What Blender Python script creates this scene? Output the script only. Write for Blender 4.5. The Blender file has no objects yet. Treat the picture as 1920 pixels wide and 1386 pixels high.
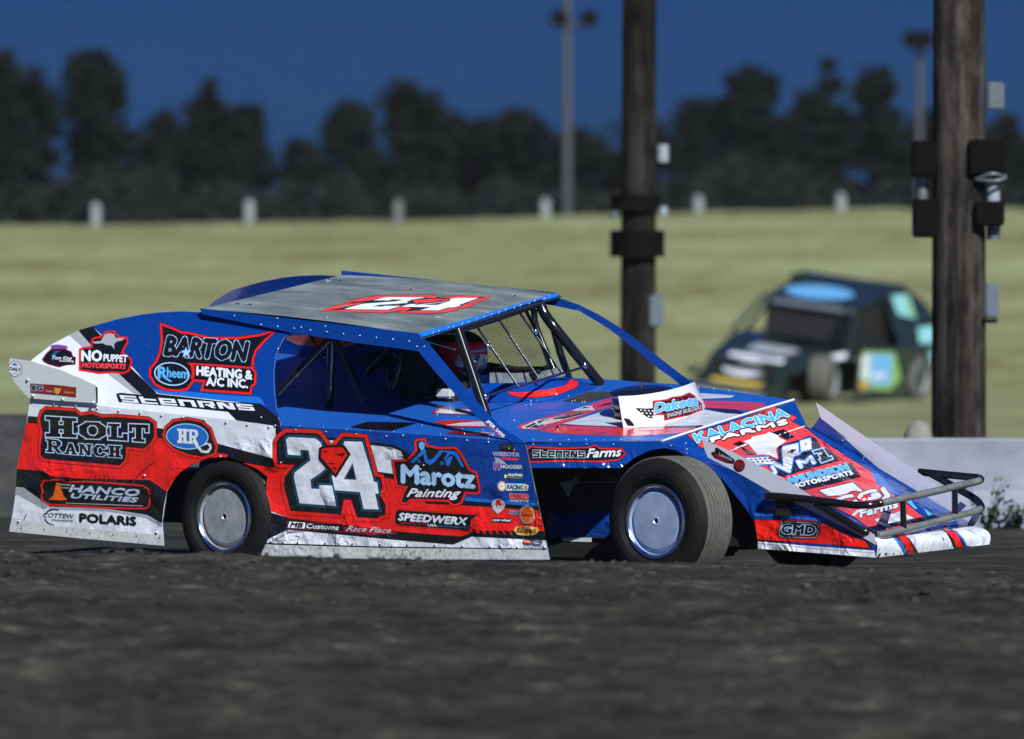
import bpy, bmesh, math, random
from mathutils import Vector, Matrix, noise
from mathutils.bvhtree import BVHTree
from mathutils.geometry import tessellate_polygon

random.seed(7)
R = math.radians
scene = bpy.context.scene
COL = scene.collection

# ---------------------------------------------------------------- camera
FPX = 11900.0                      # focal length in photo pixels (photo 1920 x 1386)
CAMH = 1.49
PITCH = math.atan((693 - 569) / FPX)
cam_data = bpy.data.cameras.new('camera')
cam = bpy.data.objects.new('camera', cam_data)
COL.objects.link(cam)
cam.location = (0, 0, CAMH)
cam.rotation_euler = (R(90) - PITCH, 0, 0)
cam_data.sensor_fit = 'HORIZONTAL'
cam_data.sensor_width = 36.0
cam_data.lens = 36.0 * FPX / 1920.0
cam_data.clip_start = 0.5
cam_data.clip_end = 6000
cam_data.dof.use_dof = True
cam_data.dof.focus_distance = 35.2
cam_data.dof.aperture_fstop = 2.2
scene.camera = cam

# ---------------------------------------------------------------- light
SUN_DIR = Vector((0.39, -0.89, 0.80)).normalized()      # towards the light
SUN_EL = math.asin(SUN_DIR.z)
SUN_AZ = math.atan2(SUN_DIR.x, SUN_DIR.y)
sun_d = bpy.data.lights.new('sun', 'SUN')
sun_d.energy = 5.0
sun_d.angle = R(0.5)
sun_d.color = (0.97, 1.0, 0.985)
sun_o = bpy.data.objects.new('sun', sun_d)
COL.objects.link(sun_o)
sun_o.location = (20, -40, 30)
sun_o.rotation_euler = (-SUN_DIR).to_track_quat('-Z', 'Y').to_euler()

world = bpy.data.worlds.new('World')
scene.world = world
world.use_nodes = True
wn = world.node_tree
wn.nodes.clear()
w_out = wn.nodes.new('ShaderNodeOutputWorld')
w_bg = wn.nodes.new('ShaderNodeBackground')
w_sky = wn.nodes.new('ShaderNodeTexSky')
w_sky.sky_type = 'NISHITA'
w_sky.sun_disc = False
w_sky.sun_elevation = SUN_EL
w_sky.sun_rotation = SUN_AZ
w_sky.ozone_density = 6.0
w_sky.dust_density = 0.3
w_mul = wn.nodes.new('ShaderNodeMix')
w_mul.data_type = 'RGBA'
w_mul.blend_type = 'MULTIPLY'
w_mul.inputs[0].default_value = 1.0
w_mul.inputs[7].default_value = (0.040, 0.140, 0.44, 1)     # dusk blue
wn.links.new(w_sky.outputs[0], w_mul.inputs[6])
# the dome is brightened overhead, out of view, as added blue fill
w_tc = wn.nodes.new('ShaderNodeTexCoord')
w_sep = wn.nodes.new('ShaderNodeSeparateXYZ')
w_map = wn.nodes.new('ShaderNodeMapRange')
w_map.interpolation_type = 'SMOOTHSTEP'
w_map.inputs[1].default_value = 0.06
w_map.inputs[2].default_value = 0.32
w_map.inputs[3].default_value = 1.0
w_map.inputs[4].default_value = 1.9
w_sc = wn.nodes.new('ShaderNodeVectorMath')
w_sc.operation = 'SCALE'
wn.links.new(w_tc.outputs['Generated'], w_sep.inputs[0])
wn.links.new(w_sep.outputs[2], w_map.inputs[0])
wn.links.new(w_mul.outputs[2], w_sc.inputs[0])
wn.links.new(w_map.outputs[0], w_sc.inputs[3])
wn.links.new(w_sc.outputs[0], w_bg.inputs[0])
w_bg.inputs[1].default_value = 0.05
wn.links.new(w_bg.outputs[0], w_out.inputs[0])

scene.view_settings.view_transform = 'Standard'
scene.view_settings.look = 'None'
scene.view_settings.exposure = 0.20
scene.view_settings.gamma = 1.0
scene.view_settings.use_curve_mapping = False

# ---------------------------------------------------------------- materials
MATS = {}
def s2l(c):
    return tuple(((x / 255.0) / 12.92 if x / 255.0 <= 0.04045 else ((x / 255.0 + 0.055) / 1.055) ** 2.4) for x in c)

def new_mat(name):
    m = bpy.data.materials.new(name)
    m.use_nodes = True
    nt = m.node_tree
    b = nt.nodes['Principled BSDF']
    MATS[name] = m
    return m, nt, b

def N(nt, kind, **kw):
    n = nt.nodes.new(kind)
    for k, v in kw.items():
        setattr(n, k, v)
    return n

def noise_tex(nt, scale, detail=3, rough=0.6, vec_scale=None, coord='Object', dist=0.0):
    tc = N(nt, 'ShaderNodeTexCoord')
    t = N(nt, 'ShaderNodeTexNoise')
    t.inputs['Scale'].default_value = scale
    t.inputs['Detail'].default_value = detail
    t.inputs['Roughness'].default_value = rough
    t.inputs['Distortion'].default_value = dist
    if vec_scale:
        mp = N(nt, 'ShaderNodeMapping')
        mp.inputs['Scale'].default_value = vec_scale
        nt.links.new(tc.outputs[coord], mp.inputs[0])
        nt.links.new(mp.outputs[0], t.inputs['Vector'])
    else:
        nt.links.new(tc.outputs[coord], t.inputs['Vector'])
    return t

def ramp(nt, src, stops):
    r = N(nt, 'ShaderNodeValToRGB')
    cr = r.color_ramp
    while len(cr.elements) > 1:
        cr.elements.remove(cr.elements[0])
    cr.elements[0].position = stops[0][0]
    cr.elements[0].color = (*stops[0][1], 1)
    for p, c in stops[1:]:
        e = cr.elements.new(p)
        e.color = (*c, 1)
    nt.links.new(src, r.inputs[0])
    return r

def paint(name, col, rough=0.22, metal=0.0, dirt=0.25, bump=0.12, coat=0.6, dents=True):
    """Vinyl wrapped sheet metal: gloss, wavy panel bump, fine splashes of dried dirt."""
    m, nt, b = new_mat(name)
    b.inputs['Roughness'].default_value = rough
    b.inputs['Metallic'].default_value = metal
    b.inputs['Coat Weight'].default_value = coat
    b.inputs['Coat Roughness'].default_value = 0.08
    t1 = noise_tex(nt, 38, 5, 0.75)
    r1 = ramp(nt, t1.outputs['Fac'], [(0.48, (0, 0, 0)), (0.74, (dirt * 1.3, dirt * 1.3, dirt * 1.3))])
    t0 = noise_tex(nt, 2.2, 3, 0.6)
    r0 = ramp(nt, t0.outputs['Fac'], [(0.35, (0, 0, 0)), (0.75, (1, 1, 1))])
    tcz = N(nt, 'ShaderNodeTexCoord')
    sz = N(nt, 'ShaderNodeSeparateXYZ')
    nt.links.new(tcz.outputs['Object'], sz.inputs[0])
    mr = N(nt, 'ShaderNodeMapRange')
    mr.inputs[1].default_value = 0.75
    mr.inputs[2].default_value = 0.10
    mr.inputs[3].default_value = 0.55
    mr.inputs[4].default_value = 2.1
    nt.links.new(sz.outputs[2], mr.inputs[0])
    m0 = N(nt, 'ShaderNodeMath', operation='MULTIPLY')
    nt.links.new(r1.outputs[0], m0.inputs[0])
    nt.links.new(r0.outputs[0], m0.inputs[1])
    mm = N(nt, 'ShaderNodeMath', operation='MULTIPLY')
    mm.use_clamp = True
    nt.links.new(m0.outputs[0], mm.inputs[0])
    nt.links.new(mr.outputs[0], mm.inputs[1])
    mx = N(nt, 'ShaderNodeMix', data_type='RGBA')
    mx.inputs[6].default_value = (*col, 1)
    mx.inputs[7].default_value = (0.12, 0.105, 0.085, 1)
    nt.links.new(mm.outputs[0], mx.inputs[0])
    nt.links.new(mx.outputs[2], b.inputs['Base Color'])
    ma = N(nt, 'ShaderNodeMath', operation='MULTIPLY_ADD')
    nt.links.new(mm.outputs[0], ma.inputs[0])
    ma.inputs[1].default_value = 0.9
    ma.inputs[2].default_value = rough
    nt.links.new(ma.outputs[0], b.inputs['Roughness'])
    if bump:
        t2 = noise_tex(nt, 3.2, 2, 0.45)
        t3 = noise_tex(nt, 11.0, 2, 0.5)
        ad = N(nt, 'ShaderNodeMath', operation='MULTIPLY_ADD')
        nt.links.new(t3.outputs['Fac'], ad.inputs[0])
        ad.inputs[1].default_value = 0.22
        nt.links.new(t2.outputs['Fac'], ad.inputs[2])
        bp = N(nt, 'ShaderNodeBump')
        bp.inputs['Strength'].default_value = 1.0
        bp.inputs['Distance'].default_value = bump
        # crumpled patches low on the panels
        t4 = noise_tex(nt, 15.0, 2, 0.55, dist=0.6)
        t5 = noise_tex(nt, 2.7, 2, 0.5)
        r5 = ramp(nt, t5.outputs['Fac'], [(0.50, (0, 0, 0)), (0.68, (1, 1, 1))])
        mz = N(nt, 'ShaderNodeMapRange')
        mz.inputs[1].default_value = 0.80
        mz.inputs[2].default_value = 0.62
        mz.inputs[3].default_value = 0.03
        mz.inputs[4].default_value = 1.3
        nt.links.new(sz.outputs[2], mz.inputs[0])
        m5 = N(nt, 'ShaderNodeMath', operation='MULTIPLY')
        nt.links.new(r5.outputs[0], m5.inputs[0])
        nt.links.new(mz.outputs[0], m5.inputs[1])
        m6 = N(nt, 'ShaderNodeMath', operation='MULTIPLY_ADD')
        nt.links.new(m5.outputs[0], m6.inputs[0])
        nt.links.new(t4.outputs['Fac'], m6.inputs[1])
        nt.links.new(ad.outputs[0], m6.inputs[2])
        nt.links.new(m6.outputs[0], bp.inputs['Height'])
        ms = N(nt, 'ShaderNodeMapRange')
        ms.inputs[1].default_value = 0.86
        ms.inputs[2].default_value = 0.66
        ms.inputs[3].default_value = 0.30
        ms.inputs[4].default_value = 0.9
        nt.links.new(sz.outputs[2], ms.inputs[0])
        nt.links.new(ms.outputs[0], bp.inputs['Strength'])
        nt.links.new(bp.outputs[0], b.inputs['Normal'])
        nt.links.new(bp.outputs[0], b.inputs['Coat Normal'])
    return m

def plain(name, col, rough=0.5, metal=0.0, var=0.25, scale=9, bump=0.0, bscale=20, spec=0.5, vs=None, coat=0.0):
    m, nt, b = new_mat(name)
    b.inputs['Roughness'].default_value = rough
    b.inputs['Metallic'].default_value = metal
    b.inputs['Specular IOR Level'].default_value = spec
    b.inputs['Coat Weight'].default_value = coat
    t = noise_tex(nt, scale, 5, 0.65, vs)
    lo = tuple(max(0, c * (1 - var)) for c in col)
    hi = tuple(c * (1 + var) for c in col)
    r = ramp(nt, t.outputs['Fac'], [(0.3, lo), (0.7, hi)])
    nt.links.new(r.outputs[0], b.inputs['Base Color'])
    if bump:
        t2 = noise_tex(nt, bscale, 6, 0.65, vs)
        bp = N(nt, 'ShaderNodeBump')
        bp.inputs['Distance'].default_value = bump
        nt.links.new(t2.outputs['Fac'], bp.inputs['Height'])
        nt.links.new(bp.outputs[0], b.inputs['Normal'])
    return m

BUMP = 0.04
paint('white', (0.74, 0.77, 0.84), bump=BUMP, dirt=0.5)
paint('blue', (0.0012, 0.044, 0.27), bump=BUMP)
paint('hood_blue_lit', (0.006, 0.095, 0.44), bump=BUMP, rough=.42, coat=0.12, dirt=.2)  # same paint as blue, lightened for the stronger light on the hood
paint('mid_blue', (0.012, 0.15, 0.58), bump=BUMP)
paint('sky_blue', (0.10, 0.42, 0.80), bump=BUMP)
paint('teal_blue', (0.012, 0.10, 0.19), bump=BUMP)
paint('pale_blue', (0.38, 0.60, 0.86), bump=BUMP)
paint('red', (0.80, 0.014, 0.008), bump=BUMP)
paint('soft_red', (0.78, 0.05, 0.05), bump=BUMP)
paint('dark_red', (0.28, 0.008, 0.012), bump=BUMP)
paint('black', (0.008, 0.008, 0.010), bump=BUMP, dirt=0.18)
paint('grey', (0.36, 0.38, 0.42), bump=BUMP)
paint('steel_grey', (0.50, 0.55, 0.62), bump=BUMP)
paint('orange', (0.80, 0.12, 0.01), bump=BUMP)
paint('gold', (0.55, 0.32, 0.08), bump=BUMP)
paint('yellow', (0.65, 0.48, 0.07), bump=BUMP)
paint('purple', (0.18, 0.06, 0.30), bump=BUMP)
paint('dirty_white', (0.60, 0.60, 0.60), bump=0.012, dirt=0.95, rough=0.4)
paint('vane', (0.56, 0.57, 0.66), bump=0.004, dirt=0.3, rough=0.25)
paint('spoiler', (0.60, 0.64, 0.64), bump=0.004, dirt=0.35, rough=0.3)
plain('black_tube', (0.008, 0.008, 0.009), rough=0.16, var=0.2, coat=0.5)
plain('matte_black', (0.009, 0.009, 0.009), rough=0.6, var=0.3)
plain('dusty_black', (0.026, 0.025, 0.023), rough=0.7, var=0.5, scale=14)
paint('roof_red', (0.85, 0.06, 0.05), rough=.5, coat=0.0, bump=0, dirt=.3)
paint('roof_white', (0.82, 0.86, 0.86), rough=.5, coat=0.0, bump=0, dirt=.3)
paint('roof_black', (0.012, 0.012, 0.014), rough=.6, coat=0.0, bump=0, dirt=.3)
plain('bumper_tube_lit', (0.16, 0.17, 0.165), rough=0.30, var=0.35, coat=.8)
plain('chrome', (0.75, 0.77, 0.80), rough=0.18, metal=1.0, var=0.08)
plain('rivet', (0.70, 0.72, 0.75), rough=0.36, metal=1.0, var=0.05)
plain('seat_black', (0.012, 0.012, 0.013), rough=0.7)
plain('lexan', (0.16, 0.18, 0.19), rough=0.35, var=0.5, scale=25)
plain('wire', (0.035, 0.035, 0.03), rough=0.5)

# dusty black roof sheet
m, nt, b = new_mat('roof_sheet')
t = noise_tex(nt, 2.6, 5, 0.62, (1.0, 2.4, 1.0))
r = ramp(nt, t.outputs['Fac'], [(0.34, (0.105, 0.125, 0.116)), (0.52, (0.185, 0.215, 0.198)), (0.72, (0.30, 0.34, 0.305))])
nt.links.new(r.outputs[0], b.inputs['Base Color'])
b.inputs['Roughness'].default_value = 0.42
b.inputs['Coat Weight'].default_value = 0.2
b.inputs['Coat Roughness'].default_value = 0.25

# tyre rubber, dusted by the track
m, nt, b = new_mat('tyre_rubber')
t = noise_tex(nt, 7, 5, 0.65)
r = ramp(nt, t.outputs['Fac'], [(0.35, (0.006, 0.006, 0.006)), (0.75, (0.014, 0.0135, 0.013))])
nt.links.new(r.outputs[0], b.inputs['Base Color'])
b.inputs['Roughness'].default_value = 0.65
b.inputs['Specular IOR Level'].default_value = 0.15
m, nt, b = new_mat('tyre_tread')
t = noise_tex(nt, 22, 5, 0.65)
r = ramp(nt, t.outputs['Fac'], [(0.30, (0.065, 0.066, 0.055)), (0.75, (0.125, 0.125, 0.105))])
nt.links.new(r.outputs[0], b.inputs['Base Color'])
b.inputs['Roughness'].default_value = 0.8
m, nt, b = new_mat('wheel_metal')
t = noise_tex(nt, 9, 5, 0.6)
r = ramp(nt, t.outputs['Fac'], [(0.3, (0.27, 0.36, 0.54)), (0.7, (0.42, 0.52, 0.72))])
nt.links.new(r.outputs[0], b.inputs['Base Color'])
b.inputs['Metallic'].default_value = 0.25
b.inputs['Roughness'].default_value = 0.35

m, nt, b = new_mat('wheel_grey')
t = noise_tex(nt, 12, 6, 0.7)
r = ramp(nt, t.outputs['Fac'], [(0.3, (0.22, 0.235, 0.25)), (0.55, (0.37, 0.39, 0.41)), (0.75, (0.47, 0.49, 0.51))])
nt.links.new(r.outputs[0], b.inputs['Base Color'])
b.inputs['Metallic'].default_value = 0.25
b.inputs['Roughness'].default_value = 0.42

# ---------------------------------------------------------------- mesh helpers
def link(o):
    COL.objects.link(o)
    return o

def thing(name, label, cat, loc=(0, 0, 0), rz=0.0, group=None):
    o = bpy.data.objects.new(name, None)
    link(o)
    o.empty_display_size = 0.3
    o.location = loc
    o.rotation_euler = (0, 0, rz)
    o['label'] = label
    o['category'] = cat
    if group:
        o['group'] = group
    return o

def tag(o, label, cat, group=None):
    o['label'] = label
    o['category'] = cat
    if group:
        o['group'] = group
    return o

class MB:
    """mesh collector; vertices are in the local frame of the thing"""
    def __init__(self):
        self.v, self.f, self.m, self.mats, self.sm = [], [], [], [], []
        self.k = 0                        # painter's order of decals
    def mi(self, name):
        if name not in self.mats:
            self.mats.append(name)
        return self.mats.index(name)
    def add(self, verts, faces, mat, smooth=False):
        o = len(self.v)
        self.v += [tuple(p) for p in verts]
        i = self.mi(mat)
        for f in faces:
            self.f.append(tuple(a + o for a in f))
            self.m.append(i)
            self.sm.append(smooth)
    def build(self, name, parent=None, loc=None, rot=None, kind=None):
        me = bpy.data.meshes.new(name)
        me.from_pydata(self.v, [], self.f)
        for n in self.mats:
            me.materials.append(MATS[n])
        me.polygons.foreach_set('material_index', self.m)
        me.polygons.foreach_set('use_smooth', self.sm)
        me.update()
        o = bpy.data.objects.new(name, me)
        link(o)
        if parent is not None:
            o.parent = parent
        if loc is not None:
            o.location = loc
        if rot is not None:
            o.rotation_euler = rot
        if kind:
            o['kind'] = kind
        return o
    # shapes
    def tube(self, pts, r, mat, n=10, caps=True, r_end=None):
        pts = [Vector(p) for p in pts]
        if len(pts) < 2:
            return
        rings = []
        up = None
        for i, p in enumerate(pts):
            d = (pts[min(i + 1, len(pts) - 1)] - pts[max(i - 1, 0)]).normalized()
            if up is None:
                a = Vector((0, 0, 1)) if abs(d.z) < 0.9 else Vector((1, 0, 0))
                x = d.cross(a).normalized()
            else:
                x = (up - d * up.dot(d)).normalized()
            up = x
            y = d.cross(x)
            rr = r if r_end is None else r + (r_end - r) * i / (len(pts) - 1)
            rings.append([p + (x * math.cos(2 * math.pi * k / n) + y * math.sin(2 * math.pi * k / n)) * rr for k in range(n)])
        vs = [q for ring in rings for q in ring]
        fs = []
        for i in range(len(pts) - 1):
            for k in range(n):
                a, b2 = i * n + k, i * n + (k + 1) % n
                fs.append((a, b2, b2 + n, a + n))
        self.add(vs, fs, mat, True)
        if caps:
            self.add(rings[0][::-1], [tuple(range(n))], mat)
            self.add(rings[-1], [tuple(range(n))], mat)
    def box(self, c, size, mat, rz=0.0, M=None, bev=0.0):
        sx, sy, sz = (s / 2 for s in size)
        bm = bmesh.new()
        bmesh.ops.create_cube(bm, size=1.0)
        for v in bm.verts:
            v.co = Vector((v.co.x * 2 * sx, v.co.y * 2 * sy, v.co.z * 2 * sz))
        if bev:
            bmesh.ops.bevel(bm, geom=bm.edges[:], offset=bev, segments=2, affect='EDGES')
        T = M if M is not None else Matrix.Translation(Vector(c)) @ Matrix.Rotation(rz, 4, 'Z')
        bm.verts.index_update()
        vs = [T @ v.co for v in bm.verts]
        fs = [tuple(v.index for v in f.verts) for f in bm.faces]
        bm.free()
        self.add(vs, fs, mat)
    def prism(self, poly, off, mat, back=None, side=None):
        """closed plate: front polygon poly, back polygon moved by off"""
        off = Vector(off)
        poly = [Vector(p) for p in poly]
        n = len(poly)
        # newell normal, front looks away from off
        nn = Vector((0, 0, 0))
        for i in range(n):
            a, b2 = poly[i], poly[(i + 1) % n]
            nn += Vector(((a.y - b2.y) * (a.z + b2.z), (a.z - b2.z) * (a.x + b2.x), (a.x - b2.x) * (a.y + b2.y)))
        if nn.dot(off) > 0:
            poly = poly[::-1]
        bk = [p + off for p in poly]
        self.add(poly, [tuple(range(n))], mat)
        self.add(bk[::-1], [tuple(range(n))], back or mat)
        vs = poly + bk
        self.add(vs, [(i, i + n, (i + 1) % n + n, (i + 1) % n) for i in range(n)], side or back or mat)
    def lathe(self, profile, M, mat, n=48, smooth=True, close=False, mats=None):
        """profile [(r, a)] about the local axis X of M (a along the axis)"""
        vs = []
        for r_, a in profile:
            for k in range(n):
                t = 2 * math.pi * k / n
                vs.append(M @ Vector((a, r_ * math.cos(t), r_ * math.sin(t))))
        for i in range(len(profile) - 1):
            fs = []
            for k in range(n):
                a, b2 = i * n + k, i * n + (k + 1) % n
                fs.append((a, a + n, b2 + n, b2))
            sub = vs[i * n:(i + 2) * n]
            fs = [tuple(x - i * n for x in f) for f in fs]
            self.add(sub, fs, mats[i] if mats else mat, smooth)
    def ball(self, c, r, mat, n=10, m=6, sc=(1, 1, 1), M=None):
        c = Vector(c)
        vs, fs = [], []
        for i in range(m + 1):
            ph = math.pi * i / m
            for k in range(n):
                t = 2 * math.pi * k / n
                p = Vector((r * sc[0] * math.sin(ph) * math.cos(t), r * sc[1] * math.sin(ph) * math.sin(t), r * sc[2] * math.cos(ph)))
                vs.append((M @ p) if M is not None else c + p)
        for i in range(m):
            for k in range(n):
                a, b2 = i * n + k, i * n + (k + 1) % n
                fs.append((a, a + n, b2 + n, b2))
        self.add(vs, fs, mat, True)

# ---------------------------------------------------------------- photo measurements -> places
CAM_R = Matrix.Rotation(R(90) - PITCH, 3, 'X')
CAM_P = Vector((0, 0, CAMH))
def ray(px, py):
    return (CAM_R @ Vector(((px - 960) / FPX, -(py - 693) / FPX, -1))).normalized()

def on_depth(px, py, y):
    d = ray(px, py)
    return CAM_P + d * (y / d.y)

class Frame:
    """local frame of a car: u forward, w to its left, h up"""
    def __init__(self, origin, fwd_angle):
        self.o = Vector(origin)
        self.F = Vector((math.cos(fwd_angle), math.sin(fwd_angle), 0))
        self.L = Vector((-math.sin(fwd_angle), math.cos(fwd_angle), 0))
        self.Mi = Matrix((self.F, self.L, Vector((0, 0, 1))))
        self.eye = self.Mi @ (CAM_P - self.o)
    def dir(self, px, py):
        return self.Mi @ ray(px, py)
    def U(self, px, py, w):
        d = self.dir(px, py)
        return self.eye + d * ((w - self.eye.y) / d.y)

class Plane:
    def __init__(self, fr, a, b, c):
        self.fr = fr
        self.p = Vector(a)
        n = (Vector(b) - self.p).cross(Vector(c) - self.p).normalized()
        if n.dot(fr.eye - self.p) < 0:
            n = -n
        self.n = n
        self.flat = True
    def at(self, px, py, lift=0.0):
        d = self.fr.dir(px, py)
        t = (self.p - self.fr.eye).dot(self.n) / d.dot(self.n)
        return self.fr.eye + d * t + self.n * lift

class Sheet:
    """any faceted surface of the body, seen along photo rays"""
    def __init__(self, fr, verts, faces):
        self.fr = fr
        self.t = BVHTree.FromPolygons([Vector(v) for v in verts], faces)
        self.flat = False
    def at(self, px, py, lift=0.0):
        d = self.fr.dir(px, py)
        h, n, i, _ = self.t.ray_cast(self.fr.eye, d)
        if h is None:
            h, n, i, _ = self.t.find_nearest(self.fr.eye + d * 35.0)
            # nearest along the ray
            for k in range(3):
                q = self.fr.eye + d * (h - self.fr.eye).dot(d)
                h, n, i, _ = self.t.find_nearest(q)
        if n.dot(self.fr.eye - h) < 0:
            n = -n
        return h + n * lift

STEP = 0.000025
def fan(mb, surf, pts, mat, lift=None, base=0.0012, cut=None):
    """paint a polygon given in photo pixels on a surface"""
    if lift is None:
        mb.k += 1
        lift = base + STEP * mb.k * (1 if surf.flat else 3)
    pts = [Vector((p[0], p[1])) for p in pts]
    n = len(pts)
    ar = sum(pts[i].x * pts[(i + 1) % n].y - pts[(i + 1) % n].x * pts[i].y for i in range(n))
    if ar > 0:
        pts = pts[::-1]
    if surf.flat:
        mb.add([surf.at(p.x, p.y, lift) for p in pts], [tuple(range(n))], mat)
        return
    bm = bmesh.new()
    vs = [bm.verts.new((p.x, p.y, 0)) for p in pts]
    tr = tessellate_polygon([[Vector((p.x, p.y, 0)) for p in pts]])
    for t in tr:
        try:
            bm.faces.new([vs[i] for i in t])
        except ValueError:
            pass
    L = cut or 7.0
    for _ in range(7):
        es = [e for e in bm.edges if e.calc_length() > L]
        if not es:
            break
        bmesh.ops.subdivide_edges(bm, edges=es, cuts=1, use_grid_fill=False)
        bmesh.ops.triangulate(bm, faces=bm.faces[:])
    bm.normal_update()
    bm.verts.index_update()
    fs = []
    for f in bm.faces:
        idx = [v.index for v in f.verts]
        if f.normal.z > 0:
            idx = idx[::-1]
        fs.append(tuple(idx))
    mb.add([surf.at(v.co.x, v.co.y, lift) for v in bm.verts], fs, mat)
    bm.free()

def zz(ox, oy, s):
    return lambda pts: [(ox + x / s, oy + y / s) for x, y in pts]

def grow(pts, d):
    """outline moved outwards by d pixels"""
    n = len(pts)
    P = [Vector(p) for p in pts]
    ar = sum(P[i].x * P[(i + 1) % n].y - P[(i + 1) % n].x * P[i].y for i in range(n))
    s = 1 if ar > 0 else -1
    out = []
    for i in range(n):
        a = (P[i] - P[i - 1]).normalized()
        b2 = (P[(i + 1) % n] - P[i]).normalized()
        na = Vector((a.y, -a.x)) * s
        nb = Vector((b2.y, -b2.x)) * s
        m_ = na + nb
        l2 = max(m_.length_squared, 0.5)
        out.append(tuple(P[i] + m_ * (2 * d / l2)))
    return out

def ell(cx, cy, rx, ry, n=28, rot=0.0):
    o = []
    for k in range(n):
        t = 2 * math.pi * k / n
        x, y = rx * math.cos(t), ry * math.sin(t)
        o.append((cx + x * math.cos(rot) - y * math.sin(rot), cy + x * math.sin(rot) + y * math.cos(rot)))
    return o

def badge(mb, surf, pts, layers, lift=None):
    """nested outlines: [(grow, mat), ...] painted in order"""
    for d, mt in layers:
        fan(mb, surf, grow(pts, d) if d else pts, mt)

# ---- lettering
_glyph = {}
def glyphs(s, shear=0.0):
    key = (s, shear)
    if key in _glyph:
        return _glyph[key]
    cu = bpy.data.curves.new('lettering', 'FONT')
    cu.body = s
    cu.shear = shear
    cu.resolution_u = 2
    cu.fill_mode = 'FRONT'
    ob = bpy.data.objects.new('lettering', cu)
    COL.objects.link(ob)
    dg = bpy.context.evaluated_depsgraph_get()
    dg.update()
    me = bpy.data.meshes.new_from_object(ob.evaluated_get(dg))
    vs = [(v.co.x, v.co.y) for v in me.vertices]
    fs = [tuple(p.vertices) for p in me.polygons]
    bpy.data.objects.remove(ob)
    bpy.data.curves.remove(cu)
    bpy.data.meshes.remove(me)
    x0, x1 = min(v[0] for v in vs), max(v[0] for v in vs)
    ys = [v[1] for v in vs]
    y0, y1 = min(ys), max(ys)
    low = any(c in s for c in 'gjpqy,')
    if not low:
        y0 = min(y0, 0.0)
    else:
        y0 = 0.0
    vs = [((x - x0) / (x1 - x0), (y - y0) / (y1 - y0)) for x, y in vs]
    _glyph[key] = (vs, fs)
    return _glyph[key]

RING = [(math.cos(2 * math.pi * k / 8), math.sin(2 * math.pi * k / 8)) for k in range(8)]
def text(mb, surf, s, a, b2, h, mat, bold=0.5, shear=0.0, up=(0, -1), lines=(), base=0.0012):
    """letters from baseline point a to b2 (photo px), cap height h px, stroke thickened by bold px;
    lines = [(px, mat), ...] outlines painted first, widest first"""
    vs, fs = glyphs(s, shear)
    a, b2, up = Vector(a), Vector(b2), Vector(up)
    ex = b2 - a
    P = [a + ex * x + up * (h * y) for x, y in vs]
    if not surf.flat:
        bm = bmesh.new()
        bv = [bm.verts.new((p.x, p.y, 0)) for p in P]
        for f in fs:
            try:
                bm.faces.new([bv[i] for i in f])
            except ValueError:
                pass
        for _ in range(4):
            es = [e for e in bm.edges if e.calc_length() > 7.0]
            if not es:
                break
            bmesh.ops.subdivide_edges(bm, edges=es, cuts=1)
            bmesh.ops.triangulate(bm, faces=bm.faces[:])
        bm.verts.index_update()
        P = [Vector((v.co.x, v.co.y)) for v in bm.verts]
        fs = [tuple(v.index for v in f.verts) for f in bm.faces]
        bm.free()
    cross = ex.x * up.y - ex.y * up.x
    def put(dx, dy, mt):
        mb.k += 1
        lf = base + STEP * mb.k * (1 if surf.flat else 2)
        V = [surf.at(p.x + dx, p.y + dy, lf) for p in P]
        F2 = fs
        if V:
            f0 = fs[0]
            nn = (V[f0[1]] - V[f0[0]]).cross(V[f0[2]] - V[f0[0]])
            if nn.dot(surf.fr.eye - V[f0[0]]) < 0:
                F2 = [f[::-1] for f in fs]
        mb.add(V, F2, mt)
    for wdt, mt in lines:
        for c, s_ in RING:
            put(c * (wdt + bold), s_ * (wdt + bold), mt)
    if bold > 0:
        for c, s_ in RING[::2]:
            put(c * bold, s_ * bold, mat)
    put(0, 0, mat)

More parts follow.
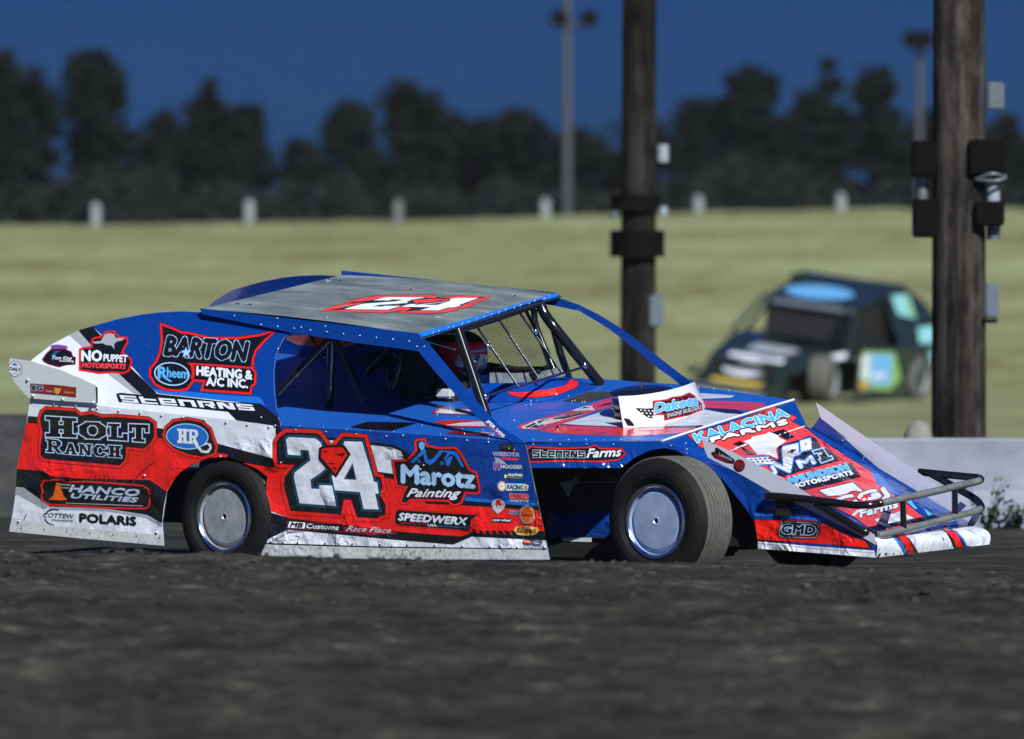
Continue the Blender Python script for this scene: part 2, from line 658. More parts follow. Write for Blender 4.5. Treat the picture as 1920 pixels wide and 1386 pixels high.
# slab serif letters for the two western style signs: boxes and quads in a unit square
def _b(x0, y0, x1, y1):
    return [(x0, y0), (x1, y0), (x1, y1), (x0, y1)]
def _ring(parts=range(8), th=0.3):
    o = [(.28, 0), (.72, 0), (1, .28), (1, .72), (.72, 1), (.28, 1), (0, .72), (0, .28)]
    i_ = [(.5 + (x - .5) * (1 - 2 * th), .5 + (y - .5) * (1 - 1.15 * th)) for x, y in o]
    return [[o[k], o[(k + 1) % 8], i_[(k + 1) % 8], i_[k]] for k in parts]
SLAB = {
    'H': [_b(.14, .1, .42, .9), _b(.58, .1, .86, .9), _b(.40, .4, .60, .6), _b(0, 0, .48, .17), _b(.52, 0, 1, .17), _b(0, .83, .48, 1), _b(.52, .83, 1, 1)],
    'O': _ring(),
    'L': [_b(.15, .1, .46, .9), _b(0, .84, .6, 1), _b(0, 0, 1, .18), _b(.76, .1, 1, .42)],
    'T': [_b(.35, .1, .65, .95), _b(0, .80, 1, 1), _b(0, .56, .17, .85), _b(.83, .56, 1, .85), _b(.2, 0, .8, .16)],
    'R': [_b(.12, .1, .36, .95), _b(0, 0, .46, .15), _b(0, .85, .7, 1), [(.6, 1), (.75, 1), (.94, .85), (.94, .62), (.75, .45), (.65, .6)], _b(.3, .42, .78, .57), [(.42, .45), (.66, .45), (1, 0), (.72, 0)]],
    'A': [[(.1, .05), (.34, .05), (.58, 1), (.38, 1)], [(.66, .05), (.92, .05), (.64, 1), (.4, 1)], _b(.28, .26, .72, .4), _b(0, 0, .42, .13), _b(.58, 0, 1, .13)],
    'N': [_b(.1, .05, .3, .95), _b(.7, .05, .9, .95), [(.1, 1), (.36, 1), (.9, 0), (.66, 0)], _b(0, 0, .4, .13), _b(0, .87, .3, 1), _b(.6, .87, 1, 1)],
    'C': _ring([0, 1, 3, 4, 5, 6, 7]),
}
TECH = {
    'S': [_b(0, .78, 1, 1), _b(0, .4, .24, .8), _b(0, .4, 1, .6), _b(.76, 0, 1, .45), _b(0, 0, 1, .22)],
    'T': [_b(0, 0, .26, 1), _b(.2, .52, 1, .74), _b(.2, 0, 1, .22)],
    'E': [_b(0, 0, .24, 1), _b(.2, .78, 1, 1), _b(.76, .4, 1, .8), _b(.2, .38, 1, .56), _b(.2, 0, 1, .2)],
    'A': [_b(0, 0, .26, 1), _b(.2, .74, 1, 1), _b(.74, 0, 1, .8)],
    'R': [_b(0, 0, .26, 1), _b(.2, .78, 1, 1), _b(.76, .38, 1, .8), _b(.4, .34, 1, .54), [(.48, .4), (.74, .4), (1, 0), (.72, 0)]],
    'N': [_b(0, 0, .26, 1), _b(.74, 0, 1, 1), [(.1, 1), (.42, 1), (.9, 0), (.58, 0)]],
}
def slab(mb, surf, s, a, b2, h0, h1, mat, gap=0.08, lines=(), bold=0.12, font=None, shear=0.0):
    a, b2 = Vector(a), Vector(b2)
    n = len(s)
    polys = []
    for i, ch in enumerate(s):
        t0, t1 = (i + gap / 2) / n, (i + 1 - gap / 2) / n
        for q in (font or SLAB)[ch]:
            polys.append([(a + (b2 - a) * (t0 + (t1 - t0) * x) + Vector((shear * (h0 + (h1 - h0) * t0) * y, 0)) + Vector((0, -1)) * (h0 + (h1 - h0) * (t0 + (t1 - t0) * x)) * y) for x, y in q])
    for wdt, mt in lines:
        for q in polys:
            fan(mb, surf, grow(q, wdt), mt)
    for q in polys:
        fan(mb, surf, grow(q, bold) if bold else q, mat)

# ================================================================ the blue race car
YAW = R(-32)
_c, _s = math.cos(YAW), math.sin(YAW)
CAR0 = Vector((-1.133, 36.53, 0.0))
CF = Frame(CAR0, YAW)
U = CF.U
car = thing('race_car', 'blue, red and white dirt race car numbered 24, sliding past on the track', 'race car', CAR0, YAW)
ROLL = 0.15

def mirror(p):                       # the far side of the leaning body
    return Vector((p.x, -p.y, p.z + ROLL * 2 * abs(p.y)))

WB = -0.95
SIDE = Plane(CF, U(57, 750, WB), U(985, 829, WB), U(1030, 1045, WB))
# ---- lower side panels (two plates: tail and door)
tail_px = [(56.5, 747), (300, 774), (517, 797.5), (517, 899), (500, 893), (484, 880), (462, 868), (427, 857), (393, 858.5), (360, 871), (340, 884), (327, 898), (313, 922), (305, 977), (308, 1024), (250, 1019), (150, 1010), (80, 1003), (17, 997), (23, 967), (31, 913), (34, 874), (50, 793)]
door_px = [(517, 797.5), (760, 813), (985, 829), (1006, 929), (1031, 1050), (760, 1050), (490, 1047), (492, 985), (505, 940), (505, 915), (517, 899)]
INW = Vector((0, 0.008, 0))
K0 = 60

def sideplate(name, px, paintwork, parent=car):
    mb = MB()
    mb.prism([SIDE.at(*p) for p in px], INW, 'white', back='dusty_black')
    paintwork(mb)
    return mb, mb.build(name, parent)

def rivets(mb, surf, pts, r=0.0065, mat='rivet'):
    for p in pts:
        c = surf.at(p[0], p[1], 0.004)
        mb.ball(c, r, mat, n=6, m=4)

def line(a, b2, n):
    return [(a[0] + (b2[0] - a[0]) * i / (n - 1), a[1] + (b2[1] - a[1]) * i / (n - 1)) for i in range(n)]

R3 = zz(10, 760, 4.571)
R1 = zz(10, 590, 6.857)
R2 = zz(270, 590, 6.857)
R4 = zz(490, 790, 6.3)
R5 = zz(720, 800, 5.33)
R6 = zz(880, 800, 5.775)
R7 = zz(780, 720, 4.571)
Z1 = zz(0, 580, 2.887)
Z2 = zz(480, 740, 3.31)

def tail_paint(mb):
    S = SIDE
    # base stripes
    fan(mb, S, [(53, 780), (300, 803), (420, 835), (517, 861), (517, 899), (500, 893), (484, 880), (462, 868), (427, 857), (393, 858.5), (360, 871), (200, 830), (51, 793)], 'black')
    fan(mb, S, [(50, 793), (200, 808), (330, 826), (388, 846), (427, 852), (427, 857), (393, 858.5), (360, 871), (340, 884), (327, 898), (313, 922)] + R3([(1240, 640), (640, 627), (390, 610), (330, 562), (100, 545)]), 'red')
    fan(mb, S, [(456, 868), (517, 878), (517, 899), (500, 893), (484, 880)], 'red')
    fan(mb, S, R3([(100, 545), (330, 562), (390, 610), (640, 627), (1240, 640), (1385, 740), (1362, 860), (1342, 1010), (1215, 940), (870, 885), (380, 868), (160, 705), (92, 700)]), 'black')
    fan(mb, S, R3([(92, 700), (160, 705), (380, 868), (330, 890), (120, 770), (85, 765)]), 'grey')
    fan(mb, S, R3([(380, 868), (870, 885), (1215, 940), (1340, 1010), (1342, 1040), (1200, 962), (860, 905), (370, 890)]), 'grey')
    # red hash marks
    for i in range(6):
        x = 720 + 38 * i
        fan(mb, S, R3([(x, 600), (x + 16, 600), (x + 40, 660), (x + 30, 660)]), 'dark_red')
    # skirt of dirty plastic
    fan(mb, S, R3([(62, 960), (50, 1040), (32, 1082), (640, 1140), (1362, 1204), (1350, 1110), (900, 1075), (440, 1035)]), 'dirty_white')
    k = mb.k
    # holt ranch
    mb.k = k
    hp = R3([(285, 120), (310, 50), (350, 22), (600, 40), (650, 78), (740, 60), (830, 92), (950, 88), (1230, 112), (1285, 150), (1290, 270), (1250, 340), (1190, 385), (1050, 370), (1040, 470), (985, 530), (880, 520), (400, 478), (330, 470), (295, 440), (290, 350), (310, 240)])
    badge(mb, S, hp, [(3.6, 'black'), (2.4, 'red'), (-2.6, 'black')])
    slab(mb, S, 'H', *R3([(345, 268), (615, 278)]), 38, 36.5, 'black', gap=0.02, lines=[(2.2, 'sky_blue'), (1.5, 'white')])
    slab(mb, S, 'O', *R3([(635, 282), (865, 292)]), 31, 31, 'black', gap=0.0, lines=[(2.2, 'sky_blue'), (1.5, 'white')])
    slab(mb, S, 'LT', *R3([(878, 293), (1235, 318)]), 30, 33, 'black', gap=0.06, lines=[(2.2, 'sky_blue'), (1.5, 'white')])
    slab(mb, S, 'R', *R3([(352, 400), (490, 412)]), 25, 24, 'black', gap=0.02, lines=[(1.8, 'sky_blue'), (1.1, 'white')])
    slab(mb, S, 'ANCH', *R3([(500, 415), (1005, 450)]), 20, 22, 'black', gap=0.1, lines=[(1.8, 'sky_blue'), (1.1, 'white')])
    mb.k = k
    hr = R3([(1375, 190), (1440, 130), (1560, 112), (1680, 135), (1760, 200), (1790, 290), (1815, 350), (1800, 420), (1690, 455), (1560, 430), (1440, 380), (1375, 320), (1355, 250)])
    badge(mb, S, hr, [(3.0, 'black'), (1.8, 'red'), (-2.6, 'black')])
    fan(mb, S, ell(351.5, 818.5, 40, 24.5, rot=0.06), 'pale_blue')
    fan(mb, S, ell(351.5, 818.5, 38, 22.5, rot=0.06), 'mid_blue')
    slab(mb, S, 'HR', *R3([(1475, 322), (1660, 335)]), 27, 27, 'white', gap=0.02, lines=[(1.0, 'teal_blue')])
    fan(mb, S, R3([(1630, 290), (1655, 340), (1690, 385), (1730, 390), (1755, 360), (1735, 335), (1700, 345), (1720, 320), (1765, 330), (1772, 370), (1740, 412), (1680, 405), (1630, 350), (1605, 300)]), 'white')
    # hanco utilities
    mb.k = k
    hc = R3([(310, 690), (330, 650), (400, 640), (470, 638), (520, 660), (700, 655), (900, 668), (1180, 690), (1225, 720), (1240, 790), (1235, 860), (1200, 885), (900, 880), (560, 858), (380, 850), (320, 815), (310, 770), (325, 740)])
    badge(mb, S, hc, [(2.6, 'black'), (1.6, 'red'), (-1.2, 'black')])
    fan(mb, S, R3([(440, 665), (470, 665), (500, 780), (535, 808), (480, 815), (370, 808), (410, 780)]), 'orange')
    for q in ([(470, 672), (560, 680), (556, 690), (476, 684)], [(480, 700), (548, 706), (544, 716), (484, 712)], [(520, 835), (1180, 860), (1180, 866), (520, 842)]):
        fan(mb, S, R3(q), 'grey')
    text(mb, S, 'HANCO', *R3([(548, 740), (1150, 780)]), 12.5, 'steel_grey', 0.9, 0.25, lines=[(0.9, 'teal_blue')])
    text(mb, S, 'UTILITIES', *R3([(565, 793), (1140, 832)]), 8.4, 'steel_grey', 0.6, 0.25, lines=[(0.8, 'teal_blue')])
    mb.k = k
    text(mb, S, 'COTTEW', *R3([(325, 960), (590, 972)]), 8.2, 'black', 0.25, 0.2)
    text(mb, S, 'Motorsports', *R3([(400, 995), (580, 1000)]), 5, 'black', 0.05, 0.4)
    for t0, t1, rx, ry in ((3.4, 5.2, 19, 15), (1.6, 2.9, 19, 16)):
        arc = [(t0 + (t1 - t0) * i / 10) for i in range(11)]
        cx, cy = 102, 969
        fan(mb, S, [(cx + rx * math.cos(t), cy + ry * math.sin(t)) for t in arc] + [(cx + (rx - 2.0) * math.cos(t) + 0.6, cy + (ry - 2.0) * math.sin(t) + 0.4) for t in arc[::-1]], 'black')
    text(mb, S, 'POLARIS', *R3([(640, 1000), (1120, 1030)]), 15.5, 'black', 1.5, 0.0)
    # scratches and tears
    for q in ([(1078, 680), (1140, 590), (1270, 485), (1276, 495), (1150, 600), (1092, 676)], [(155, 980), (180, 930), (186, 934), (166, 980)]):
        fan(mb, S, R3(q), 'dark_red' if q[0][0] > 500 else 'black')
    rivets(mb, S, line((62, 753), (505, 800.5), 12))
    rivets(mb, S, R3([(118, 995), (1300, 1090), (1195, 603), (1845, 440)]), 0.008)
    rivets(mb, S, line((40, 990), (300, 1008), 7), 0.004, 'black')

tb, tail = sideplate('tail_side_panel', tail_px, tail_paint)

two = R4([(296, 215), (330, 188), (640, 205), (700, 250), (720, 300), (716, 330), (672, 455), (756, 560), (700, 610), (580, 690), (592, 798), (690, 802), (688, 756), (836, 760), (884, 1000), (456, 966), (388, 660), (400, 605), (584, 462), (560, 340), (458, 335), (466, 402), (318, 392)])
four = R4([(985, 238), (1190, 244), (1305, 620), (1330, 716), (1368, 722), (1388, 850), (1344, 858), (1386, 1040), (1212, 1034), (1170, 836), (872, 812), (836, 648), (880, 630), (1026, 390), (968, 300)])
two_red = R4([(150, 240), (190, 170), (280, 100), (660, 108), (710, 130), (830, 290), (880, 230), (955, 145), (1245, 165), (1290, 320), (1370, 620), (1440, 640), (1470, 790), (1430, 860), (1500, 960), (1500, 1130), (1420, 1150), (1400, 1180), (1110, 1170), (1040, 960), (1005, 960), (960, 1160), (900, 1130), (320, 1090), (235, 760), (250, 640), (330, 545), (170, 535), (150, 440)])

def number24(mb, S, tf, k=None):
    red_, white_, black_ = ('red', 'white', 'black') if k is None else ('roof_red', 'roof_white', 'roof_black')
    T = lambda q: [tf(p) for p in q]
    badge(mb, S, T(two_red), [(2.4, black_), (1.4, red_), (-5.0, black_)])
    for q in (two, four):
        fan(mb, S, T(grow(q, 4.6)), 'teal_blue')
    for q in (two, four):
        fan(mb, S, T(grow(q, 3.2)), black_)
    for q in (two, four):
        fan(mb, S, T(grow(q, 1.8)), 'teal_blue')
    for q in (two, four):
        fan(mb, S, T(grow(q, 0.2)), white_)
    fan(mb, S, T(R4([(1080, 490), (1128, 694), (976, 684)])), 'teal_blue')
    fan(mb, S, T(R4([(1080, 530), (1110, 680), (1000, 672)])), black_)
    gem = R4([(712, 335), (740, 318), (930, 306), (965, 312), (1020, 392), (878, 620), (706, 425)])
    badge(mb, S, T(gem), [(5 if k is None else 2, black_), (0, red_)])
    for q in ([(855, 395), (990, 370), (960, 430), (940, 410)], [(790, 490), (880, 500), (820, 515)], [(830, 545), (890, 545), (880, 580)], [(735, 350), (790, 342), (750, 370)]):
        fan(mb, S, T(R4(q)), black_)

def door_paint(mb):
    S = SIDE
    fan(mb, S, [(517, 797.5), (760, 813), (985, 829), (1009, 945), (1013, 962), (862, 941), (775, 895), (752, 846), (735, 839), (560, 818), (517, 815)], 'black')
    fan(mb, S, [(522, 798), (760, 813), (985, 829), (1007.5, 941), (1007, 950), (872, 937), (800, 905), (790, 870), (762, 846), (738, 834), (560, 813), (528, 806)], 'blue')
    fan(mb, S, [(873, 932), (1006, 944), (1007.5, 950), (872, 939)], 'mid_blue')
    fan(mb, S, [(517, 861), (600, 872), (711, 885), (740, 889), (800, 935), (872, 943), (1010, 955), (1013, 968), (800, 950), (700, 900), (517, 879)], 'black')
    fan(mb, S, [(505, 876), (600, 888), (720, 896), (745, 900), (800, 945), (872, 948), (1011, 957), (1021.5, 996), (892, 995), (866, 1006), (760, 998), (545, 972), (500, 955), (500, 905)], 'red')
    fan(mb, S, [(498, 958), (545, 972), (760, 998), (866, 1006), (892, 995), (1021.5, 996), (1025, 1013), (885, 1006), (850, 1021), (740, 1012), (540, 993), (500, 1012), (498, 990)], 'black')
    for i in range(8):
        x = 885 + 13 * i
        w = 5.5 - 0.5 * i
        fan(mb, S, [(x, 985 + i), (x + w, 985 + i), (x + w + 9, 1000 + i * 0.6), (x + 9, 1000 + i * 0.6)], 'red')
    fan(mb, S, Z2([(65, 930), (190, 842), (300, 850), (200, 862), (80, 935)]), 'grey')
    fan(mb, S, [(497, 1020), (700, 1026), (1026, 1030), (1031, 1049), (760, 1049), (491, 1046)], 'dirty_white')
    fan(mb, S, [(500, 1018), (700, 1024.5), (1026, 1029), (1026, 1031), (700, 1027), (499, 1021)], 'black')
    k = mb.k
    mb.k = k
    # white flash behind the numerals ends in an arrow
    number24(mb, S, lambda p: p)
    mb.k = k
    mp = R5([(85, 345), (235, 330), (320, 235), (310, 160), (330, 128), (410, 125), (435, 190), (545, 210), (715, 210), (760, 250), (860, 430), (930, 460), (965, 650), (930, 672), (815, 665), (780, 760), (720, 790), (680, 785), (640, 745), (270, 735), (240, 765), (190, 775), (160, 750), (200, 640), (220, 610), (125, 600)])
    badge(mb, S, mp, [(2.2, 'black'), (1.3, 'red'), (-2.6, 'black')])
    fan(mb, S, R5([(350, 160), (385, 148), (410, 175), (405, 215), (380, 250), (350, 200)]), 'sky_blue')
    roof = [[(260, 355), (400, 225), (420, 230), (420, 265), (440, 330), (480, 330), (560, 235), (600, 240), (520, 345), (460, 385), (410, 355), (395, 275), (290, 365)],
            [(560, 235), (700, 245), (735, 260), (805, 405), (775, 400), (710, 290), (660, 275), (610, 340), (660, 300), (690, 300), (650, 395), (630, 390), (615, 350), (600, 320), (640, 262)]]
    for q in roof:
        fan(mb, S, R5(q), 'mid_blue')
    for cx in (350, 580):
        for dx, dy in ((-14, -16), (4, -16), (-14, 2), (4, 2)):
            fan(mb, S, R5([(cx + dx, 345 + dy + (cx - 350) * .08), (cx + dx + 13, 346 + dy + (cx - 350) * .08), (cx + dx + 13, 360 + dy + (cx - 350) * .08), (cx + dx, 359 + dy + (cx - 350) * .08)]), 'mid_blue')
    text(mb, S, 'Marotz', *R5([(180, 560), (905, 612)]), 33, 'pale_blue', 2.2)
    text(mb, S, 'Painting', *R5([(230, 700), (770, 705)]), 15, 'white', 0.7, 0.45)
    mb.k = k
    sp = R5([(125, 850), (160, 835), (300, 848), (880, 885), (930, 880), (870, 930), (855, 1020), (840, 1035), (160, 985), (120, 970), (115, 920)])
    badge(mb, S, sp, [(3.0, 'dark_red'), (2.2, 'red'), (0.6, 'black')])
    text(mb, S, 'SPEEDWERX', *R5([(145, 935), (835, 985)]), 13.5, 'white', 1.0, 0.25)
    fan(mb, S, R5([(160, 955), (430, 972), (430, 985), (160, 968)]), 'dark_red')
    fan(mb, S, R5([(540, 985), (840, 1005), (840, 1018), (540, 998)]), 'teal_blue')
    text(mb, S, 'USA', *R5([(440, 994), (530, 1000)]), 4.2, 'white', 0.3)
    mb.k = k
    badge(mb, S, R4([(310, 1190), (960, 1215), (975, 1300), (305, 1260)]), [(1.2, 'dark_red'), (0, 'black')])
    fan(mb, S, R4([(335, 1185), (525, 1198), (512, 1268), (312, 1255)]), 'white')
    text(mb, S, 'MB', *R4([(340, 1248), (490, 1258)]), 8.2, 'black', 0.9, 0.3)
    text(mb, S, 'Customs', *R4([(535, 1262), (915, 1284)]), 8.6, 'white', 0.6, 0.2)
    badge(mb, S, R4([(985, 1260), (1040, 1240), (1250, 1262), (1590, 1290), (1600, 1325), (1300, 1340), (990, 1300)]), [(0.8, 'dark_red')])
    text(mb, S, 'Race Place', *R4([(1005, 1296), (1535, 1322)]), 10, 'steel_grey', 0.2, 0.5)
    # contingency stickers by the front edge
    mb.k = k
    fan(mb, S, R6([(330, 190), (460, 180), (490, 235), (490, 275), (320, 265)]), 'black')
    fan(mb, S, R6([(345, 200), (455, 192), (470, 230), (340, 235)]), 'dusty_black')
    for x, y in ((432, 236), (488, 250)):
        fan(mb, S, [(p[0], p[1]) for p in ell(*R6([(x, y)])[0], 1.6, 1.8, 8)], 'gold')
    text(mb, S, 'WISSOTA', *R6([(255, 315), (545, 325)]), 7.2, 'grey', 0.5, lines=[(0.8, 'purple')])
    fan(mb, S, R6([(350, 335), (540, 345), (530, 366), (360, 358)]), 'red')
    text(mb, S, 'late models', *R6([(400, 358), (525, 362)]), 2.4, 'orange', 0.1)
    fan(mb, S, R6([(275, 330), (330, 345), (385, 385), (400, 410), (330, 400), (290, 400)]), 'grey')
    text(mb, S, 'H', *R6([(272, 465), (330, 468)]), 13, 'purple', 1.0, lines=[(0.8, 'grey')])
    text(mb, S, 'HOOSIER', *R6([(345, 452), (578, 458)]), 6.8, 'steel_grey', 0.5, lines=[(0.5, 'black')])
    badge(mb, S, R6([(370, 498), (588, 512), (588, 578), (368, 562)]), [(0.7, 'teal_blue'), (-0.2, 'black')])
    fan(mb, S, R6([(395, 505), (405, 530), (418, 545), (402, 545), (405, 568), (392, 550), (380, 565), (385, 540), (375, 525), (390, 525)]), 'white')
    text(mb, S, 'ALLSTAR', *R6([(415, 532), (578, 540)]), 4.2, 'white', 0.5, 0.15)
    fan(mb, S, R6([(415, 548), (578, 556), (578, 562), (415, 554)]), 'grey')
    fan(mb, S, ell(*R6([(355, 645)])[0], 8.4, 9.6), 'gold')
    fan(mb, S, ell(*R6([(355, 645)])[0], 5.6, 6.8), 'white')
    fan(mb, S, R6([(340, 660), (352, 625), (368, 650)]), 'sky_blue')
    badge(mb, S, R6([(405, 620), (600, 625), (640, 640), (630, 690), (410, 688)]), [(0.8, 'white')])
    text(mb, S, 'RACING', *R6([(415, 678), (585, 686)]), 9, 'teal_blue', 0.6, 0.15)
    fan(mb, S, R6([(600, 635), (630, 645), (625, 685), (600, 685)]), 'gold')
    text(mb, S, 'WORLD', *R6([(440, 780), (640, 790)]), 9.5, 'red', 0.8, 0.1, lines=[(0.7, 'grey')])
    text(mb, S, 'racing group', *R6([(440, 808), (645, 815)]), 3.4, 'white', 0.15)
    fan(mb, S, R6([(245, 830), (270, 795), (320, 780), (370, 800), (392, 845), (380, 890), (310, 945), (255, 890)]), 'steel_grey')
    fan(mb, S, R6([(290, 800), (330, 790), (345, 830), (385, 850), (330, 860), (310, 880), (285, 840)]), 'red')
    text(mb, S, '410', *R6([(262, 885), (370, 888)]), 6, 'white', 0.5, lines=[(0.5, 'black')])
    badge(mb, S, R6([(440, 905), (550, 915), (560, 955), (440, 948)]), [(0.4, 'grey')])
    text(mb, S, 'RACE', *R6([(448, 942), (548, 950)]), 4.6, 'purple', 0.4)
    c = R6([(632, 952)])[0]
    fan(mb, S, ell(*c, 15.0, 17.4), 'grey')
    fan(mb, S, ell(*c, 13.6, 16.0), 'gold')
    fan(mb, S, ell(*c, 11.8, 14.0), 'orange')
    text(mb, S, 'Sunoco', (c[0] - 10.5, c[1] + 3), (c[0] + 10.5, c[1] + 4), 6, 'dark_red', 0.5)
    badge(mb, S, R6([(250, 990), (455, 1000), (465, 1020), (445, 1035), (260, 1025)]), [(0.5, 'black')])
    text(mb, S, 'open wheel', *R6([(255, 1020), (455, 1028)]), 4.4, 'white', 0.3, 0.2)
    c = R6([(620, 1128)])[0]
    fan(mb, S, R6([(485, 1120), (510, 1080), (620, 1078), (740, 1090), (758, 1125), (720, 1172), (620, 1182), (520, 1170)]), 'yellow')
    text(mb, S, 'Bassett', *R6([(515, 1150), (720, 1152)]), 9, 'dark_red', 0.6, 0.1, up=(0.15, -1))
    fan(mb, S, ell(*R6([(640, 1247)])[0], 10, 5), 'red')
    fan(mb, S, ell(*R6([(735, 1252)])[0], 10.5, 5), 'teal_blue')
    fan(mb, S, ell(*R6([(735, 1252)])[0], 9.5, 4.2), 'steel_grey')
    text(mb, S, 'MSD', *R6([(600, 1255), (690, 1258)]), 4, 'white', 0.3)
    mb.k = k
    rivets(mb, S, R4([(235, 490), (170, 50)]) + R5([(192, 90), (617, 125), (832, 138), (1045, 156), (398, 388), (368, 428)]))
    rivets(mb, S, line((555, 806), (725, 818), 4), 0.005)
    rivets(mb, S, line((508, 1015), (1022, 1027), 11), 0.006)
    rivets(mb, S, R5([(1610, 1205)]), 0.009)

db, door = sideplate('door_side_panel', door_px, door_paint)

# ---- sail panel (leans in to the roof)
SAIL = Plane(CF, U(57, 750, WB), U(528, 799, WB), U(784, 657, -0.745))
sail_px = R1([(330, 590), (600, 380), (830, 260), (940, 205), (1120, 150), (1450, 60), (1750, 0)]) + [(300, 586), (340, 584), (385, 586), (430, 600), (521, 617), (546, 622)] + [(533, 634), (524, 650), (517, 668), (513.5, 699), (515, 736), (519, 770), (524, 790), (528, 799), (300, 774.5), (57, 750), (56, 700)]
mb = MB()
mb.prism([SAIL.at(*p) for p in sail_px], Vector((0, 0.008, 0)), 'white', back='blue')
fan(mb, SAIL, R1([(820, 262), (940, 205), (1090, 380), (1470, 760), (1760, 1035), (1690, 1040), (1330, 770), (1000, 420)]), 'grey')
fan(mb, SAIL, R1([(940, 205), (1120, 150), (1230, 270), (1640, 710), (1915, 970)]) + R2([(170, 1020), (560, 1065), (1100, 1130), (1500, 1130), (1720, 1310), (1765, 1432), (1700, 1430), (1190, 1360), (1080, 1250), (0, 1140)]) + R1([(1750, 1030), (1480, 780), (1090, 380)]), 'black')
fan(mb, SAIL, R1([(1120, 150), (1450, 60), (1750, 0)]) + [(300, 586), (340, 584), (385, 586), (430, 600), (521, 617), (546, 622), (533, 634), (524, 650), (517, 668), (513.5, 699), (515, 736), (519, 770)] + R2([(1740, 1330), (1500, 1140), (1100, 1110), (560, 1050), (180, 1010), (0, 840)]) + R1([(1660, 700), (1250, 270)]), 'blue')
fan(mb, SAIL, R2([(180, 1012), (560, 1055), (1100, 1115), (1500, 1145), (1560, 1190), (1520, 1090), (1480, 1060), (1000, 1030), (560, 990), (140, 960)]), 'mid_blue')
k = mb.k
bar = R2([(215, 120), (360, 170), (500, 235), (560, 230), (850, 300), (1220, 300), (1500, 260), (1700, 205), (1560, 330), (1440, 470), (1405, 580), (1400, 700), (1440, 740), (1430, 900), (1390, 920), (1370, 1020), (735, 975), (775, 860), (640, 850), (560, 960), (440, 985), (280, 970), (140, 900), (75, 790), (75, 700), (160, 600), (200, 500), (230, 350)])
badge(mb, SAIL, bar, [(2.6, 'black'), (1.6, 'red'), (-2.6, 'black')])
fan(mb, SAIL, R2([(560, 620), (900, 640), (1400, 675), (1400, 700), (900, 665), (640, 650), (660, 740), (640, 830), (600, 830), (620, 740), (600, 660)]), 'red')
text(mb, SAIL, 'BARTON', *R2([(262, 522), (1345, 602)]), 36, 'black', 2.5, 0.28, lines=[(1.0, 'pale_blue')], up=(0.0, -1))
star = R2([(540, 420), (560, 465), (610, 460), (575, 500), (590, 550), (545, 520), (500, 550), (515, 500), (480, 465), (525, 462)])
fan(mb, SAIL, star, 'pale_blue')
fan(mb, SAIL, ell(*R2([(360, 765)])[0], 33.5, 22, rot=0.12), 'pale_blue')
fan(mb, SAIL, ell(*R2([(360, 765)])[0], 31, 19.8, rot=0.12), 'black')
text(mb, SAIL, 'R', *R2([(185, 820), (300, 830)]), 22, 'sky_blue', 1.2)
fan(mb, SAIL, R2([(225, 790), (260, 790), (370, 865), (330, 868)]), 'sky_blue')
text(mb, SAIL, 'heem', *R2([(300, 805), (570, 825)]), 18, 'sky_blue', 0.7)
text(mb, SAIL, 'HEATING &', *R2([(682, 780), (1390, 835)]), 16.5, 'white', 1.2)
text(mb, SAIL, 'A/C INC.', *R2([(805, 912), (1335, 945)]), 15.5, 'white', 1.0)
mb.k = k
fan(mb, SAIL, R1([(1425, 1020), (1480, 1005), (1700, 1030), (1900, 1050)]) + R2([(560, 1080), (1100, 1150), (1460, 1160), (1490, 1250), (1200, 1240), (900, 1230), (560, 1190)]) + R1([(1900, 1160), (1460, 1125)]), 'black')
slab(mb, SAIL, 'STEARNS', *(R1([(1490, 1122)]) + R2([(1450, 1240)])), 12.8, 11.5, 'white', gap=.16, font=TECH, shear=-.5)
mb.k = k
npm = R1([(960, 450), (1000, 432), (1110, 420), (1115, 330), (1150, 300), (1230, 290), (1290, 225), (1400, 220), (1460, 290), (1560, 300), (1575, 350), (1530, 430), (1500, 490), (1600, 560), (1625, 600), (1590, 720), (1520, 755), (1380, 740), (1200, 750), (1060, 725), (960, 710)])
badge(mb, SAIL, npm, [(2.0, 'dark_red'), (1.2, 'red'), (-1.6, 'black')])
fan(mb, SAIL, R1([(1125, 350), (1230, 340), (1280, 255), (1330, 240), (1400, 250), (1420, 300), (1540, 305), (1500, 335), (1440, 345), (1400, 380), (1405, 450), (1370, 400), (1290, 390), (1260, 370), (1150, 375)]), 'grey')
text(mb, SAIL, 'NO', *R1([(985, 600), (1240, 600)]), 20, 'white', 1.3)
text(mb, SAIL, 'PUPPET', *R1([(1265, 600), (1565, 615)]), 13, 'white', 0.6, up=(0.06, -1))
text(mb, SAIL, 'MOTORSPORTS', *R1([(985, 680), (1550, 700)]), 9, 'soft_red', 0.8, 0.2)
mb.k = k
fan(mb, SAIL, R1([(585, 395), (680, 385), (800, 405), (800, 440), (590, 440)]), 'purple')
badge(mb, SAIL, R1([(475, 575), (530, 500), (590, 445), (760, 440), (850, 480), (870, 540), (905, 550), (900, 640), (780, 650), (690, 675), (560, 640), (500, 610)]), [(0.6, 'dark_red'), (-0.9, 'black')])
fan(mb, SAIL, R1([(590, 520), (640, 470), (720, 462), (660, 500), (620, 560), (600, 600)]), 'teal_blue')
text(mb, SAIL, 'Tom King', *R1([(610, 575), (860, 585)]), 6.5, 'white', 0.15, 0.4)
text(mb, SAIL, 'welding', *R1([(690, 605), (880, 612)]), 3.4, 'white', 0.1)
mb.k = k
rivets(mb, SAIL, [(490, 783), (522, 655)], 0.006)
mb.build('sail_panel', car)

# far sail panel: the mirrored sheet, seen from inside
mb = MB()
far = [mirror(SAIL.at(*p)) for p in sail_px]
mb.prism(far, Vector((0, 0.008, 0)), 'blue', back='blue')
